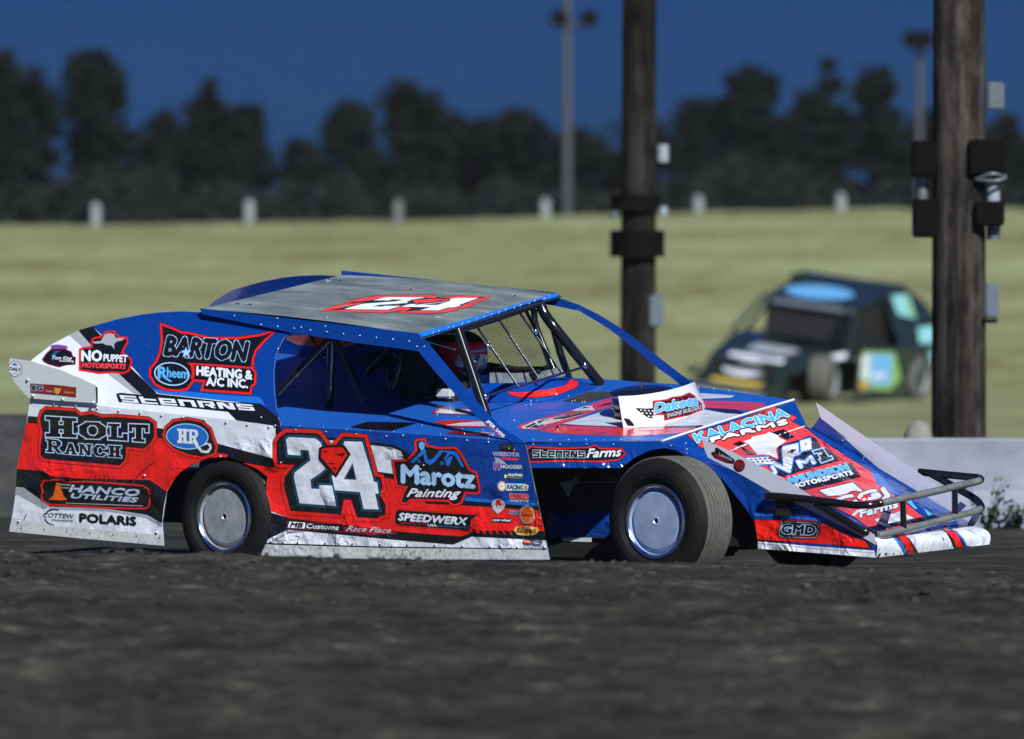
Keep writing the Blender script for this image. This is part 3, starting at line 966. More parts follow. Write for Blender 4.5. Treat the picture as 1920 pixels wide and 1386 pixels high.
# printed patches show through on the inside
FSAIL = Plane(CF, far[0] + Vector((0, -0.002, 0)), far[12] + Vector((0, -0.002, 0)), far[-3] + Vector((0, -0.002, 0)))
Q1 = zz(500, 590, 5.333)
fan(mb, FSAIL, Q1([(190, 240), (230, 215), (560, 215), (900, 270), (960, 285), (900, 290), (780, 325), (560, 330), (300, 300)]), 'gold')
fan(mb, FSAIL, Q1([(225, 240), (260, 205), (560, 205), (880, 262), (790, 305), (600, 315), (330, 285)]), 'orange')
fan(mb, FSAIL, Q1([(370, 520), (420, 480), (520, 480), (560, 520), (750, 560), (760, 590), (700, 600), (560, 545)]), 'dark_red')
fan(mb, FSAIL, Q1([(800, 680), (860, 670), (900, 760), (860, 790), (810, 790)]), 'dark_red')
mb.build('far_sail_panel', car)

# far lower side, closing the body on the other side
mb = MB()
mb.prism([mirror(SIDE.at(*p)) for p in tail_px], Vector((0, -0.008, 0)), 'white', back='dusty_black')
mb.prism([mirror(SIDE.at(*p)) + Vector((0, 0.001, 0)) for p in door_px], Vector((0, -0.008, 0)), 'blue', back='blue')
mb.build('far_side_panel', car)

# ---- spoiler side plate at the tail
SPO = Plane(CF, U(57, 745, WB - 0.02), U(183, 757, WB - 0.02), U(20, 676, WB - 0.02))
mb = MB()
sp_px = R1([(60, 560), (330, 600), (720, 720), (1000, 835), (1170, 915), (1185, 1140), (720, 1110), (310, 1075), (255, 1030), (120, 870), (30, 700)])
mb.prism([SPO.at(*p) for p in sp_px], Vector((0, 0.01, 0)), 'spoiler')
oc = R1([(110, 590), (165, 605), (215, 660), (215, 740), (150, 800), (100, 800), (40, 735), (40, 650)])
badge(mb, SPO, oc, [(0, 'dark_red'), (-1.1, 'white')])
text(mb, SPO, 'DALY', *R1([(60, 715), (198, 728)]), 5.6, 'black', 0.5)
fan(mb, SPO, R1([(85, 655), (120, 615), (165, 655)]), 'mid_blue')
text(mb, SPO, 'AG', *R1([(98, 770), (155, 775)]), 4, 'grey', 0.2)
badge(mb, SPO, R1([(325, 890), (600, 905), (720, 915), (910, 940), (905, 1060), (700, 1035), (330, 1000)]), [(0.6, 'black'), (-0.4, 'dark_red')])
text(mb, SPO, 'EG', *R1([(345, 968), (480, 975)]), 8, 'black', 0.9, 0.1, lines=[(0.8, 'pale_blue')])
text(mb, SPO, 'equipment', *R1([(520, 990), (620, 1000)]), 3.6, 'grey', 0.1)
fan(mb, SPO, R1([(630, 940), (720, 950), (700, 1010), (665, 1030), (635, 1000)]), 'gold')
text(mb, SPO, 'sales', *R1([(755, 1010), (885, 1020)]), 5, 'gold', 0.1)
rivets(mb, SPO, R1([(290, 840), (360, 1045), (740, 1090), (1130, 1130)]), 0.009)
fan(mb, SPO, R1([(1165, 915), (1190, 940), (1195, 1140), (1175, 1140)]), 'black')
mb.build('spoiler_plate', car)
# spoiler blade across the tail
mb = MB()
a, b2 = SPO.at(20, 690), SPO.at(40, 735)
fa, fb = mirror(a), mirror(b2)
mb.prism([a + Vector((-0.01, .02, 0)), b2 + Vector((-0.01, .02, 0)), fb + Vector((-0.01, 0, 0)), fa + Vector((-0.01, 0, 0))], Vector((0.006, 0, 0)), 'spoiler')
mb.build('spoiler_blade', car)

# ---- roof
RN = [U(376, 580, -.73), U(783, 628, -.73), U(1042, 552, .73), U(640, 516, .73)]
def roofp(s, t):           # s along, t across
    return (RN[0] * (1 - s) + RN[1] * s) * (1 - t) + (RN[3] * (1 - s) + RN[2] * s) * t + Vector((0, 0, 0.018 * 4 * s * (1 - s)))
mb = MB()
ns, nt_ = 8, 6
vs = [roofp(i / ns, j / nt_) for i in range(ns + 1) for j in range(nt_ + 1)]
fs = [(i * (nt_ + 1) + j, (i + 1) * (nt_ + 1) + j, (i + 1) * (nt_ + 1) + j + 1, i * (nt_ + 1) + j + 1) for i in range(ns) for j in range(nt_)]
mb.add(vs, fs, 'roof_sheet', True)
mb.add([v + Vector((0, 0, -0.02)) for v in vs], [f[::-1] for f in fs], 'matte_black')
ROOF = Sheet(CF, vs, fs)
Q6 = zz(600, 490, 4.174)
def affine(src, dst):
    (x0, y0), (x1, y1), (x2, y2) = src
    det = (x1 - x0) * (y2 - y0) - (x2 - x0) * (y1 - y0)
    def f(p):
        a_ = ((p[0] - x0) * (y2 - y0) - (x2 - x0) * (p[1] - y0)) / det
        b_ = ((x1 - x0) * (p[1] - y0) - (p[0] - x0) * (y1 - y0)) / det
        return tuple(dst[0][i] + a_ * (dst[1][i] - dst[0][i]) + b_ * (dst[2][i] - dst[0][i]) for i in (0, 1))
    return f
roof_tf = affine(R4([(456, 966), (1386, 1040), (1190, 244)]), Q6([(190, 377), (930, 386), (1240, 290)]))
number24(mb, ROOF, roof_tf, k=1)
for p in Q6([(70, 140), (158, 147), (705, 218), (1520, 270), (200, 357)]) + [(445, 569), (468, 571)]:
    fan(mb, ROOF, ell(p[0], p[1], 5.5, 1.7, 10), 'steel_grey')
    fan(mb, ROOF, ell(p[0] + .5, p[1] + .4, 3.6, 1.0, 10), 'black')
text(mb, ROOF, 'ram', *Q6([(900, 445), (960, 447)]), 2.2, 'white', 0.3)
mb.build('roof', car)
# side valance of the roof, near
BAND = Plane(CF, U(376, 578, -.74), U(783, 626, -.74), U(781, 657, -.75))
band_px = [(374, 578), (783, 625), (792, 634), (800, 642), (782, 658), (687, 645.5), (612, 634), (546, 623.5), (521, 618.5), (430, 599.5), (380, 590)]
mb = MB()
mb.prism([BAND.at(*p) for p in band_px], Vector((0, 0.006, 0)), 'blue')
rivets(mb, BAND, line((490, 609), (768, 640), 10) + [(440, 592), (520, 597), (782, 650), (796, 650), (565, 614), (610, 612)], 0.0055)
mb.build('roof_valance', car)
mb = MB()
FB = Plane(CF, U(640, 508, .735), U(1043, 549, .735), U(640, 520, .735))
mb.prism([FB.at(*p) for p in [(640, 507.5), (1043, 549), (1049, 555), (1046, 560), (640, 520)]], Vector((0, 0.006, 0)), 'blue')
mb.build('roof_valance', car)
# front lip
mb = MB()
lip = [U(783, 625, -.735), U(791, 634, -.745), U(1050, 556, .745), U(1043, 549, .735)]
low = [lip[1] + Vector((0.012, 0, -0.006)), lip[2] + Vector((0.012, 0, -0.006))]
mb.prism(lip, Vector((-0.004, 0, -0.008)), 'mid_blue')
mb.tube([lip[1] + Vector((.002, 0, 0)), lip[2] + Vector((.002, 0, 0))], 0.0062, 'chrome', 8)
LIPS = Plane(CF, lip[0], lip[1], lip[2])
rivets(mb, LIPS, line((812, 624), (1030, 556), 9) + line((822, 621.5), (1020, 561), 8), 0.0055)
mb.build('roof_lip', car)

# ---- window strips (front roof posts)
NP = Plane(CF, U(785, 640, -.74), U(985, 832, WB - .004), U(945, 825, WB - .004))
strip = [(783, 657), (800, 641), (840, 689), (879, 737), (918, 779), (936, 799), (987, 832), (958, 829), (898, 786), (863, 750), (820, 702)]
mb = MB()
mb.prism([NP.at(*p) for p in strip], Vector((0, 0.006, 0)), 'blue')
text(mb, NP, 'JPER 2450', (910, 792), (942, 822), 7, 'white', 0.4, up=(0.75, -0.75), lines=[(0.8, 'black')])
fan(mb, NP, zz(900, 770, 19.8)([(190, 430), (230, 440), (790, 990), (770, 1000)]), 'red')
mb.build('window_post', car)
mb = MB()
Z4 = zz(880, 540, 3.097)
up_ = Z4([(440, 28), (525, 60), (640, 100), (760, 160), (870, 230), (1000, 325), (1120, 420), (1230, 505), (1310, 560)])
lo_ = Z4([(440, 95), (520, 108), (640, 135), (750, 200), (860, 275), (990, 378), (1100, 470), (1180, 525), (1225, 565)])
n_ = len(up_)
A_ = [U(*p, .735 + .12 * i / (n_ - 1)) for i, p in enumerate(up_)]
B_ = [U(*p, .735 + .12 * i / (n_ - 1)) for i, p in enumerate(lo_)]
off = Vector((0, 0.005, 0))
for i in range(n_ - 1):
    mb.add([A_[i], B_[i], B_[i + 1], A_[i + 1]], [(0, 1, 2, 3)], 'blue')
    mb.add([A_[i] + off, B_[i] + off, B_[i + 1] + off, A_[i + 1] + off], [(3, 2, 1, 0)], 'blue')
    mb.add([A_[i], A_[i + 1], A_[i + 1] + off, A_[i] + off], [(0, 1, 2, 3)], 'blue')
    mb.add([B_[i], B_[i + 1], B_[i + 1] + off, B_[i] + off], [(3, 2, 1, 0)], 'blue')
mb.build('window_post', car)
def smooth(pts, n=6):
    P = [Vector(p) for p in pts]
    P = [P[0]] + P + [P[-1]]
    out = []
    for i in range(1, len(P) - 2):
        for k_ in range(n):
            t = k_ / n
            a, b2, c, d = P[i - 1], P[i], P[i + 1], P[i + 2]
            out.append(0.5 * ((2 * b2) + (c - a) * t + (2 * a - 5 * b2 + 4 * c - d) * t * t + (3 * b2 - a - 3 * c + d) * t ** 3))
    out.append(P[-1])
    return out


# ---- deck and hood: one bent sheet with the cockpit opening
nearL = [U(57, 748, WB), U(300, 774, WB), U(525, 798, WB), U(760, 813, WB), U(985, 829, WB), U(1110, 828.5, -.83), U(1240, 827.5, -.70)]
farL = [mirror(p) for p in nearL[:5]] + [None, U(1487, 750, .69)]
farL[4] = U(1150, 712, .90)
farL[5] = U(1320, 727, .80)
NT = 14
dv, df = [], []
rows = []
for i in range(len(nearL) - 1):
    m_ = 3
    for q in range(m_):
        rows.append((nearL[i].lerp(nearL[i + 1], q / m_), farL[i].lerp(farL[i + 1], q / m_)))
rows.append((nearL[-1], farL[-1]))
crown = 0.004
for a, b2 in rows:
    for j in range(NT + 1):
        t = j / NT
        dv.append(a.lerp(b2, t) + Vector((0, 0, crown * 4 * t * (1 - t))))
for i in range(len(rows) - 1):
    for j in range(NT):
        c = i * (NT + 1) + j
        cu_, cw_ = (dv[c].x + dv[c + NT + 2].x) / 2, (dv[c].y + dv[c + NT + 2].y) / 2
        df.append((c, c + NT + 1, c + NT + 2, c + 1))
HOLE_END = 1.60
def in_hole(f):
    x = sum(dv[i].x for i in f) / 4
    y = sum(dv[i].y for i in f) / 4
    return 0.55 < x < (1.0 if y < .12 else 1.2) and 0.0 < y < 0.56
DECK_ALL = Sheet(CF, dv, df)
D = DECK_ALL.at
df2 = [f for f in df if not in_hole(f)]
mb = MB()
mb.add(dv, df2, 'hood_blue_lit', True)
mb.add([v + Vector((0, 0, -0.006)) for v in dv], [f[::-1] for f in df2], 'matte_black')
# livery on the hood (grazing view)
Q3 = zz(1000, 680, 5.333)
Q4 = zz(1270, 740, 5.189)
HD = zz(960, 740, 9.143)
fan(mb, DECK_ALL, Q3([(60, 685), (250, 628), (560, 640), (900, 655), (1480, 655), (1800, 640), (1600, 690), (1380, 715), (1000, 735), (500, 725), (200, 708)]), 'soft_red')
fan(mb, DECK_ALL, Q4([(210, 62), (500, 66), (820, 80), (890, 122), (760, 160), (600, 150), (240, 128)]), 'soft_red')
fan(mb, DECK_ALL, Q3([(275, 622), (800, 452), (1300, 420), (1680, 460), (1920, 520)]) + Q4([(260, 130), (560, 145), (680, 190), (560, 230)]) + Q3([(1800, 640), (1480, 655), (900, 655), (560, 640)]), 'black')
fan(mb, DECK_ALL, Q3([(290, 615), (800, 458), (1300, 440), (1700, 470)]) + Q4([(260, 148), (480, 185), (640, 195), (540, 235), (240, 320)]) + Q3([(1700, 628), (1300, 640), (900, 645), (480, 628)]), 'white')
fan(mb, DECK_ALL, HD([(85, 570), (150, 520), (420, 430), (860, 330), (1280, 190), (1735, 40), (1740, 215), (1440, 280), (880, 500), (440, 610), (180, 600)]), 'soft_red')
fan(mb, DECK_ALL, HD([(160, 560), (420, 440), (620, 420), (1000, 330), (1240, 300), (1240, 340), (900, 430), (600, 510), (430, 590), (200, 585)]), 'white')
for q in ([(210, 565), (380, 485), (420, 505), (270, 575)], [(290, 572), (420, 520), (450, 540), (380, 575)], [(380, 572), (530, 510), (550, 530), (430, 585)], [(430, 470), (540, 430), (560, 450), (460, 500)], [(690, 420), (1000, 330), (1240, 305), (1240, 335), (900, 420), (720, 430)], [(1100, 260), (1230, 225), (1240, 250), (1130, 265)], [(1450, 200), (1540, 190), (1560, 170), (1735, 130), (1735, 170), (1480, 210)]):
    fan(mb, DECK_ALL, HD(q), 'black')
text(mb, DECK_ALL, 'ERL Motorsports', *HD([(500, 470), (1240, 318)]), 5.5, 'grey', 0.2, up=(0.45, -0.9))
fan(mb, DECK_ALL, HD([(1035, 280), (1230, 205), (1370, 200), (1420, 280), (1300, 275), (1100, 290)]), 'white')
fan(mb, DECK_ALL, HD([(1110, 270), (1250, 215), (1340, 235), (1200, 245)]), 'black')
fan(mb, DECK_ALL, HD([(880, 105), (1130, 20), (1300, -40), (1735, -40), (1735, 40), (1280, 130), (1000, 130)]), 'dusty_black')  # dark hollow behind the air filter, its shade painted flat
fan(mb, DECK_ALL, Q4([(40, -20), (380, 0), (560, 15), (520, 35), (260, 45), (60, 35)]), 'white')
text(mb, DECK_ALL, 'performance', *Q4([(120, 22), (460, 24)]), 3, 'sky_blue', 0.1)
# stickers on the near deck
C6 = zz(780, 740, 10.667)
fan(mb, DECK_ALL, C6([(300, 355), (420, 300), (640, 240), (700, 250), (720, 290), (1100, 300), (1180, 420), (700, 400), (380, 385)]), 'red')
fan(mb, DECK_ALL, C6([(390, 370), (470, 310), (1060, 310), (1160, 410), (700, 392), (400, 378)]), 'white')
text(mb, DECK_ALL, 'AMSOIL', *C6([(430, 378), (1090, 402)]), 5, 'black', 0.5, up=(0.4, -0.9))
fan(mb, DECK_ALL, C6([(390, 340), (470, 300), (480, 320), (400, 365)]), 'sky_blue')
fan(mb, DECK_ALL, C6([(380, 570), (470, 540), (900, 525), (1300, 530), (1420, 660), (900, 665), (560, 640), (530, 610)]), 'red')
fan(mb, DECK_ALL, C6([(590, 620), (900, 575), (1340, 550), (1400, 640), (900, 640)]), 'white')
text(mb, DECK_ALL, 'IRON WORKS', *C6([(620, 640), (1380, 645)]), 5, 'black', 0.4, up=(0.4, -0.9))
fan(mb, DECK_ALL, C6([(600, 780), (850, 720), (1000, 735), (1560, 800), (1300, 840), (900, 815)]), 'dark_red')
text(mb, DECK_ALL, 'FABRICATION', *C6([(840, 795), (1540, 835)]), 6, 'white', 0.6, up=(0.4, -0.9))
fan(mb, DECK_ALL, Q1([(840, 1130), (1000, 1080), (1400, 1085), (1500, 1090), (1250, 1165), (1000, 1150)]), 'black')
text(mb, DECK_ALL, 'Keller Glass', *Q1([(1150, 1115), (1400, 1105)]), 3, 'grey', 0.1, up=(0.4, -0.9))
# rivets along the edges and the windscreen seam
rivets(mb, DECK_ALL, line((560, 802), (960, 826.5), 10), 0.0045)
rivets(mb, DECK_ALL, line((1000, 826), (1230, 825.5), 8), 0.0045)
rivets(mb, DECK_ALL, line((1310, 727), (1480, 748), 7), 0.0055)
rivets(mb, DECK_ALL, HD([(40, 455), (240, 198), (322, 182), (325, 125), (575, 108), (970, 35), (1030, 128), (1075, 118), (1205, 140), (1250, 130)]), 0.005)
rivets(mb, DECK_ALL, C6([(120, 628), (425, 420), (850, 455), (520, 660), (925, 690), (1335, 720)]), 0.0045)
# hood pin
p = D(*HD([(775, 595)])[0], 0.0)
mb.tube([p, p + Vector((0, 0, 0.022))], 0.006, 'black_tube', 8)
mb.ball(p + Vector((0, 0, 0.002)), 0.016, 'chrome', 10, 6, (1, 1, .3))
# folded crest at the front of the hood; a white bead paints its lit edge
mb.tube([dv[(len(rows) - 1) * (NT + 1) + j] + Vector((0.004, 0, 0.001)) for j in range(NT + 1)], 0.0075, 'white', 8)
hood = mb.build('hood', car)

# ---- nose sheet between the side plates
cr = [dv[(len(rows) - 1) * (NT + 1) + j] for j in range(NT + 1)]
r1n, r1f = U(1300, 866, -.57), U(1512, 799, .57)
cornN, cornF = U(1325, 868, -.575), U(1560, 787, .60)
r2n, r2f = U(1618, 1005, -.57), U(1829, 987, .57)
nv, nf = [], []
for j in range(NT + 1):
    nv.append(cr[j] + Vector((0.0, 0, -0.001)))
K1 = 6
for i in range(1, K1 + 1):
    for j in range(NT + 1):
        t = j / NT
        b_ = r1n.lerp(r1f, t)
        nv.append(cr[j].lerp(b_, i / K1) + Vector((0, 0, 0.008 * math.sin(math.pi * i / K1))))
K2 = 10
for i in range(1, K2 + 1):
    for j in range(NT + 1):
        t = j / NT
        nv.append(r1n.lerp(r1f, t).lerp(r2n.lerp(r2f, t), i / K2) + Vector((0, 0, 0.004 * math.sin(math.pi * i / K2))))
nr = K1 + K2 + 1
nf = [(i * (NT + 1) + j, (i + 1) * (NT + 1) + j, (i + 1) * (NT + 1) + j + 1, i * (NT + 1) + j + 1) for i in range(nr - 1) for j in range(NT)]
NOSE = Sheet(CF, nv, nf)
mb = MB()
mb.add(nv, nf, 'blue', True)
mb.add([v + Vector((-0.003, 0, -0.006)) for v in nv], [f[::-1] for f in nf], 'matte_black')
Q5 = zz(1400, 860, 4.174)
Q6b = zz(1280, 730, 6.4)
Q7 = zz(1380, 820, 6.4)
NZ = zz(1460, 860, 12.0)
NX = zz(1520, 900, 8.0)
red_nose = Q6b([(60, 550), (500, 430), (1100, 215), (1370, 340), (1300, 390), (1490, 480), (1640, 600)]) + Q7([(1000, 20), (1400, 280), (1620, 420), (1690, 560), (1750, 600), (1900, 700)]) + NX([(1260, 250), (1420, 350), (1740, 600)]) + [(1752, 985), (1640, 1003)] + NX([(860, 720), (740, 620)]) + Q7([(1400, 950), (500, 480), (0, 220)]) + Q6b([(560, 800), (200, 690)])
fan(mb, NOSE, grow(red_nose, 1.2), 'black')
fan(mb, NOSE, red_nose, 'soft_red')
for q in ([(1010, 25), (1050, 40), (1080, 90), (1120, 130), (1180, 190), (1240, 240), (1280, 270), (1400, 290), (1385, 300), (1270, 285), (1170, 200), (1060, 100), (1030, 50)],):
    fan(mb, NOSE, Q7(q), 'dark_red')
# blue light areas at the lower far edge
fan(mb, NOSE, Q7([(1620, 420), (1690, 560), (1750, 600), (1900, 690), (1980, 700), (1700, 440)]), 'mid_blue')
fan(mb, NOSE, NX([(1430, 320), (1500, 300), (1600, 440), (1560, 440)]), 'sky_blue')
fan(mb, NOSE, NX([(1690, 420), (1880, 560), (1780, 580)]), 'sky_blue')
k = mb.k
text(mb, NOSE, 'KALACINA', *Q6b([(175, 640), (1275, 325)]), 19, 'sky_blue', 1.6, up=(-0.45, -0.78), lines=[(2.8, 'black'), (1.0, 'white')])
text(mb, NOSE, 'FARMS', *Q6b([(345, 640), (1265, 415)]), 9.5, 'white', 1.1, up=(-0.4, -0.85), lines=[(2.2, 'black')])
mb.k = k
for q in ([(590, 660), (690, 620), (770, 680), (860, 660), (720, 700), (900, 790), (780, 790), (680, 690)], [(1070, 520), (1210, 480), (1345, 575), (1250, 610), (1150, 560)]):
    fan(mb, NOSE, Q6b(q), 'black')
fan(mb, NOSE, Q6b([(730, 625), (820, 600), (830, 575), (1010, 535), (1025, 512), (1060, 525), (1150, 560), (1155, 585), (1245, 625), (1140, 690), (1120, 720), (1140, 835), (1060, 800), (950, 785), (900, 795), (800, 670)]), 'white')
fan(mb, NOSE, Q6b([(555, 735), (760, 655), (775, 672), (575, 745)]), 'white')
fan(mb, NOSE, Q6b([(1140, 545), (1460, 440), (1470, 450), (1150, 558)]), 'white')
# checkered v with emblems
vee = Q6b([(760, 830), (1020, 815), (1100, 870), (1210, 930), (1190, 720), (1205, 690), (1380, 650), (1400, 650), (1410, 620), (1530, 590), (1545, 720), (1430, 750), (1400, 790), (1330, 810), (1295, 1000), (1270, 1005), (1050, 900), (900, 910), (780, 860)])
badge(mb, NOSE, Q6b([(740, 830), (1020, 800), (1110, 850), (1150, 850), (1140, 720), (1160, 680), (1390, 610), (1520, 560), (1590, 590), (1640, 660), (1660, 700), (1740, 720), (1890, 860), (1400, 990), (1300, 1030), (1250, 1030), (1230, 1060), (1100, 1030), (1000, 900), (800, 880)]), [(0, 'black')])
fan(mb, NOSE, grow(vee, 2.2), 'mid_blue')
fan(mb, NOSE, vee, 'white')
for i in range(5):
    for j in range(2):
        x, y = 800 + 55 * i + 25 * j, 845 + 28 * j - 4 * i
        fan(mb, NOSE, Q6b([(x, y), (x + 28, y - 3), (x + 45, y + 10), (x + 15, y + 14)]), 'black')
fan(mb, NOSE, Q6b([(1385, 640), (1405, 640), (1420, 760), (1395, 780)]), 'mid_blue')
fan(mb, NOSE, Q6b([(1260, 755), (1290, 745), (1288, 735), (1325, 722), (1330, 732), (1360, 722), (1355, 745), (1328, 752), (1325, 768), (1295, 775), (1292, 765), (1255, 775)]), 'black')
fan(mb, NOSE, Q6b([(1465, 660), (1472, 625), (1480, 655), (1492, 650), (1485, 680), (1475, 700), (1470, 680), (1455, 665)]), 'grey')
text(mb, NOSE, 'J', *Q6b([(1075, 1030), (1135, 1015)]), 17, 'white', 1.4, up=(-0.5, -0.85), lines=[(1.9, 'mid_blue')])
text(mb, NOSE, 'M', *Q6b([(1410, 950), (1590, 890)]), 15, 'white', 1.6, up=(-0.5, -0.85), lines=[(2.0, 'mid_blue')])
one = Q6b([(1550, 750), (1680, 710), (1750, 815), (1785, 805), (1805, 850), (1660, 900), (1625, 850), (1650, 840), (1610, 780), (1575, 790)])
fan(mb, NOSE, grow(one, 0.8), 'pale_blue')
fan(mb, NOSE, grow(one, -1.6), 'black')
fan(mb, NOSE, Q6b([(1645, 760), (1650, 775), (1680, 770), (1660, 785), (1670, 800), (1645, 790), (1625, 800), (1635, 782), (1615, 775), (1640, 773)]), 'white')
text(mb, NOSE, 'DESIGN', *Q6b([(1660, 880), (1790, 840)]), 3.6, 'white', 0.15, up=(-0.4, -0.85))
mb.k = k
badge(mb, NOSE, NZ([(130, 520), (280, 420), (600, 370), (1300, 190), (1510, 110), (1640, 130), (1840, 410), (1300, 550), (560, 715), (400, 690)]), [(1.2, 'dark_red'), (0, 'black')])
text(mb, NOSE, 'AMUNDSON', *NZ([(230, 590), (1590, 260)]), 13.5, 'sky_blue', 1.3, up=(-0.5, -0.85), lines=[(0.8, 'pale_blue')])
text(mb, NOSE, 'MOTORSPORTS', *NZ([(330, 680), (1680, 360)]), 8.6, 'white', 0.9, up=(-0.5, -0.85), lines=[(0.6, 'black')])
mb.k = k
badge(mb, NOSE, NX([(125, 160), (630, 40), (790, 180), (620, 165), (480, 240), (400, 235), (250, 250)]), [(1.6, 'black'), (0, 'white')])
badge(mb, NOSE, NX([(960, 600), (1350, 470), (1420, 510), (1600, 610), (1350, 640), (1070, 680)]), [(0.8, 'dark_red'), (0, 'white')])
text(mb, NOSE, 'CGJ', *NX([(420, 440), (1200, 270)]), 23, 'white', 2.0, up=(-0.55, -0.8), lines=[(2.6, 'soft_red'), (1.4, 'black')])
fan(mb, NOSE, ell(*NX([(800, 290)])[0], 7.5, 4.6, rot=-.25), 'red')
fan(mb, NOSE, ell(*NX([(800, 300)])[0], 4.0, 2.4, rot=-.25), 'white')
fan(mb, NOSE, NX([(610, 540), (680, 470), (800, 425), (920, 430), (850, 445), (720, 490), (660, 545)]), 'white')
text(mb, NOSE, 'Farms', *NX([(740, 570), (1330, 410)]), 14, 'white', 1.1, 0.3, up=(-0.4, -0.85), lines=[(1.0, 'black')])
text(mb, NOSE, 'Construction', *NX([(900, 760), (1680, 600)]), 5, 'steel_grey', 0.3, up=(-0.4, -0.85), lines=[(0.6, 'dark_red')])
mb.k = k
rivets(mb, NOSE, Q6b([(35, 655), (45, 725), (1395, 220), (1340, 530), (1140, 440)]) + [(1540, 776)], 0.0055)
nose = mb.build('nose', car)

# ---- bumper lip of white plastic under the nose
lt = [U(1619, 1003, -.57), U(1829, 986, .57)]
lm = [U(1634, 1014, -.575), U(1845, 1002, .57)]
lb = [U(1642, 1046, -.575), U(1855, 1021, .57)]
mb = MB()
lv, lf = [], []
nrow = 19
for i in range(nrow):
    s = i / (nrow - 1)
    for j in range(NT + 1):
        t = j / NT
        A, M_, B = lt[0].lerp(lt[1], t), lm[0].lerp(lm[1], t), lb[0].lerp(lb[1], t)
        p = A * (1 - s) ** 2 + M_ * 2 * s * (1 - s) + B * s * s
        p = p + Vector((0.035 * math.sin(math.pi * s), 0, 0.012 * math.sin(math.pi * s)))
        lv.append(p)
lf = [(i * (NT + 1) + j, (i + 1) * (NT + 1) + j, (i + 1) * (NT + 1) + j + 1, i * (NT + 1) + j + 1) for i in range(nrow - 1) for j in range(NT)]
LIPN = Sheet(CF, lv, lf)
mb.add(lv, lf, 'white', True)
mb.add([v + Vector((-0.012, 0, -0.004)) for v in lv], [f[::-1] for f in lf], 'matte_black')
NL = zz(1500, 900, 4.571)
for seq in ([(770, 470), (860, 455), (935, 500), (1000, 600), (1018, 632), (900, 634), (880, 590), (830, 520)], [(1190, 385), (1330, 440), (1400, 510), (1440, 582), (1320, 590), (1290, 520), (1250, 450), (1160, 395)]):
    fan(mb, LIPN, NL(seq), 'black', cut=4, base=.0015)
for seq in ([(790, 468), (850, 458), (925, 505), (985, 630), (925, 634), (895, 570), (850, 500)], [(1180, 390), (1270, 425), (1350, 470), (1395, 585), (1340, 588), (1310, 510), (1255, 450)]):
    fan(mb, LIPN, NL(seq), 'red', cut=4, base=.0035)
for seq in ([(775, 475), (795, 473), (855, 525), (905, 600), (918, 633), (890, 634), (870, 590), (825, 525)], [(1265, 415), (1340, 445), (1400, 505), (1440, 580), (1420, 583), (1385, 515), (1335, 460)]):
    fan(mb, LIPN, NL(seq), 'mid_blue', cut=4, base=.0035)
for q in ([(720, 630), (740, 620), (745, 635), (725, 640)], [(790, 628), (798, 618), (802, 632), (795, 636)], [(662, 600), (672, 590), (668, 620)], [(1205, 485), (1235, 515), (1228, 518)], [(1045, 615), (1052, 612), (1055, 632), (1048, 634)], [(655, 640), (690, 625), (680, 650), (660, 660)], [(960, 628), (1000, 622), (1010, 634), (960, 636)], [(1318, 560), (1330, 555), (1330, 588), (1320, 590)]):
    fan(mb, LIPN, NL(q), 'dusty_black', cut=4, base=.004)
mb.build('bumper_lip', car)

# ---- nose side plates with clear white tops
def plate(w, px_blue, px_vane, w_off, decor, name):
    PL = Plane(CF, U(px_blue[0][0], px_blue[0][1], w), U(px_blue[1][0], px_blue[1][1], w), U(px_blue[-1][0], px_blue[-1][1], w))
    mb = MB()
    mb.prism([PL.at(*p) for p in px_blue], Vector((0, w_off, 0)), 'blue')
    mb.prism([PL.at(p[0], p[1], 0.003) for p in px_vane], Vector((0, 0.004, 0)), 'vane')
    decor(mb, PL)
    return mb.build(name, car)
QC = zz(1280, 820, 5.333)
near_blue = [(1322, 864), (1386, 886), (1447, 921), (1492, 941), (1606, 999), (1642, 1026), (1642, 1047)] + QC([(940, 1122), (760, 1115), (745, 1040), (735, 900), (705, 790), (640, 640), (560, 500), (450, 390)])
near_vane = [(1318, 823), (1330, 829), (1374, 848), (1420, 871), (1463, 894), (1521, 929), (1580, 966), (1640, 1003), (1643, 1022), (1606, 1001), (1492, 943), (1447, 923), (1386, 888), (1328, 858), (1322, 845)]
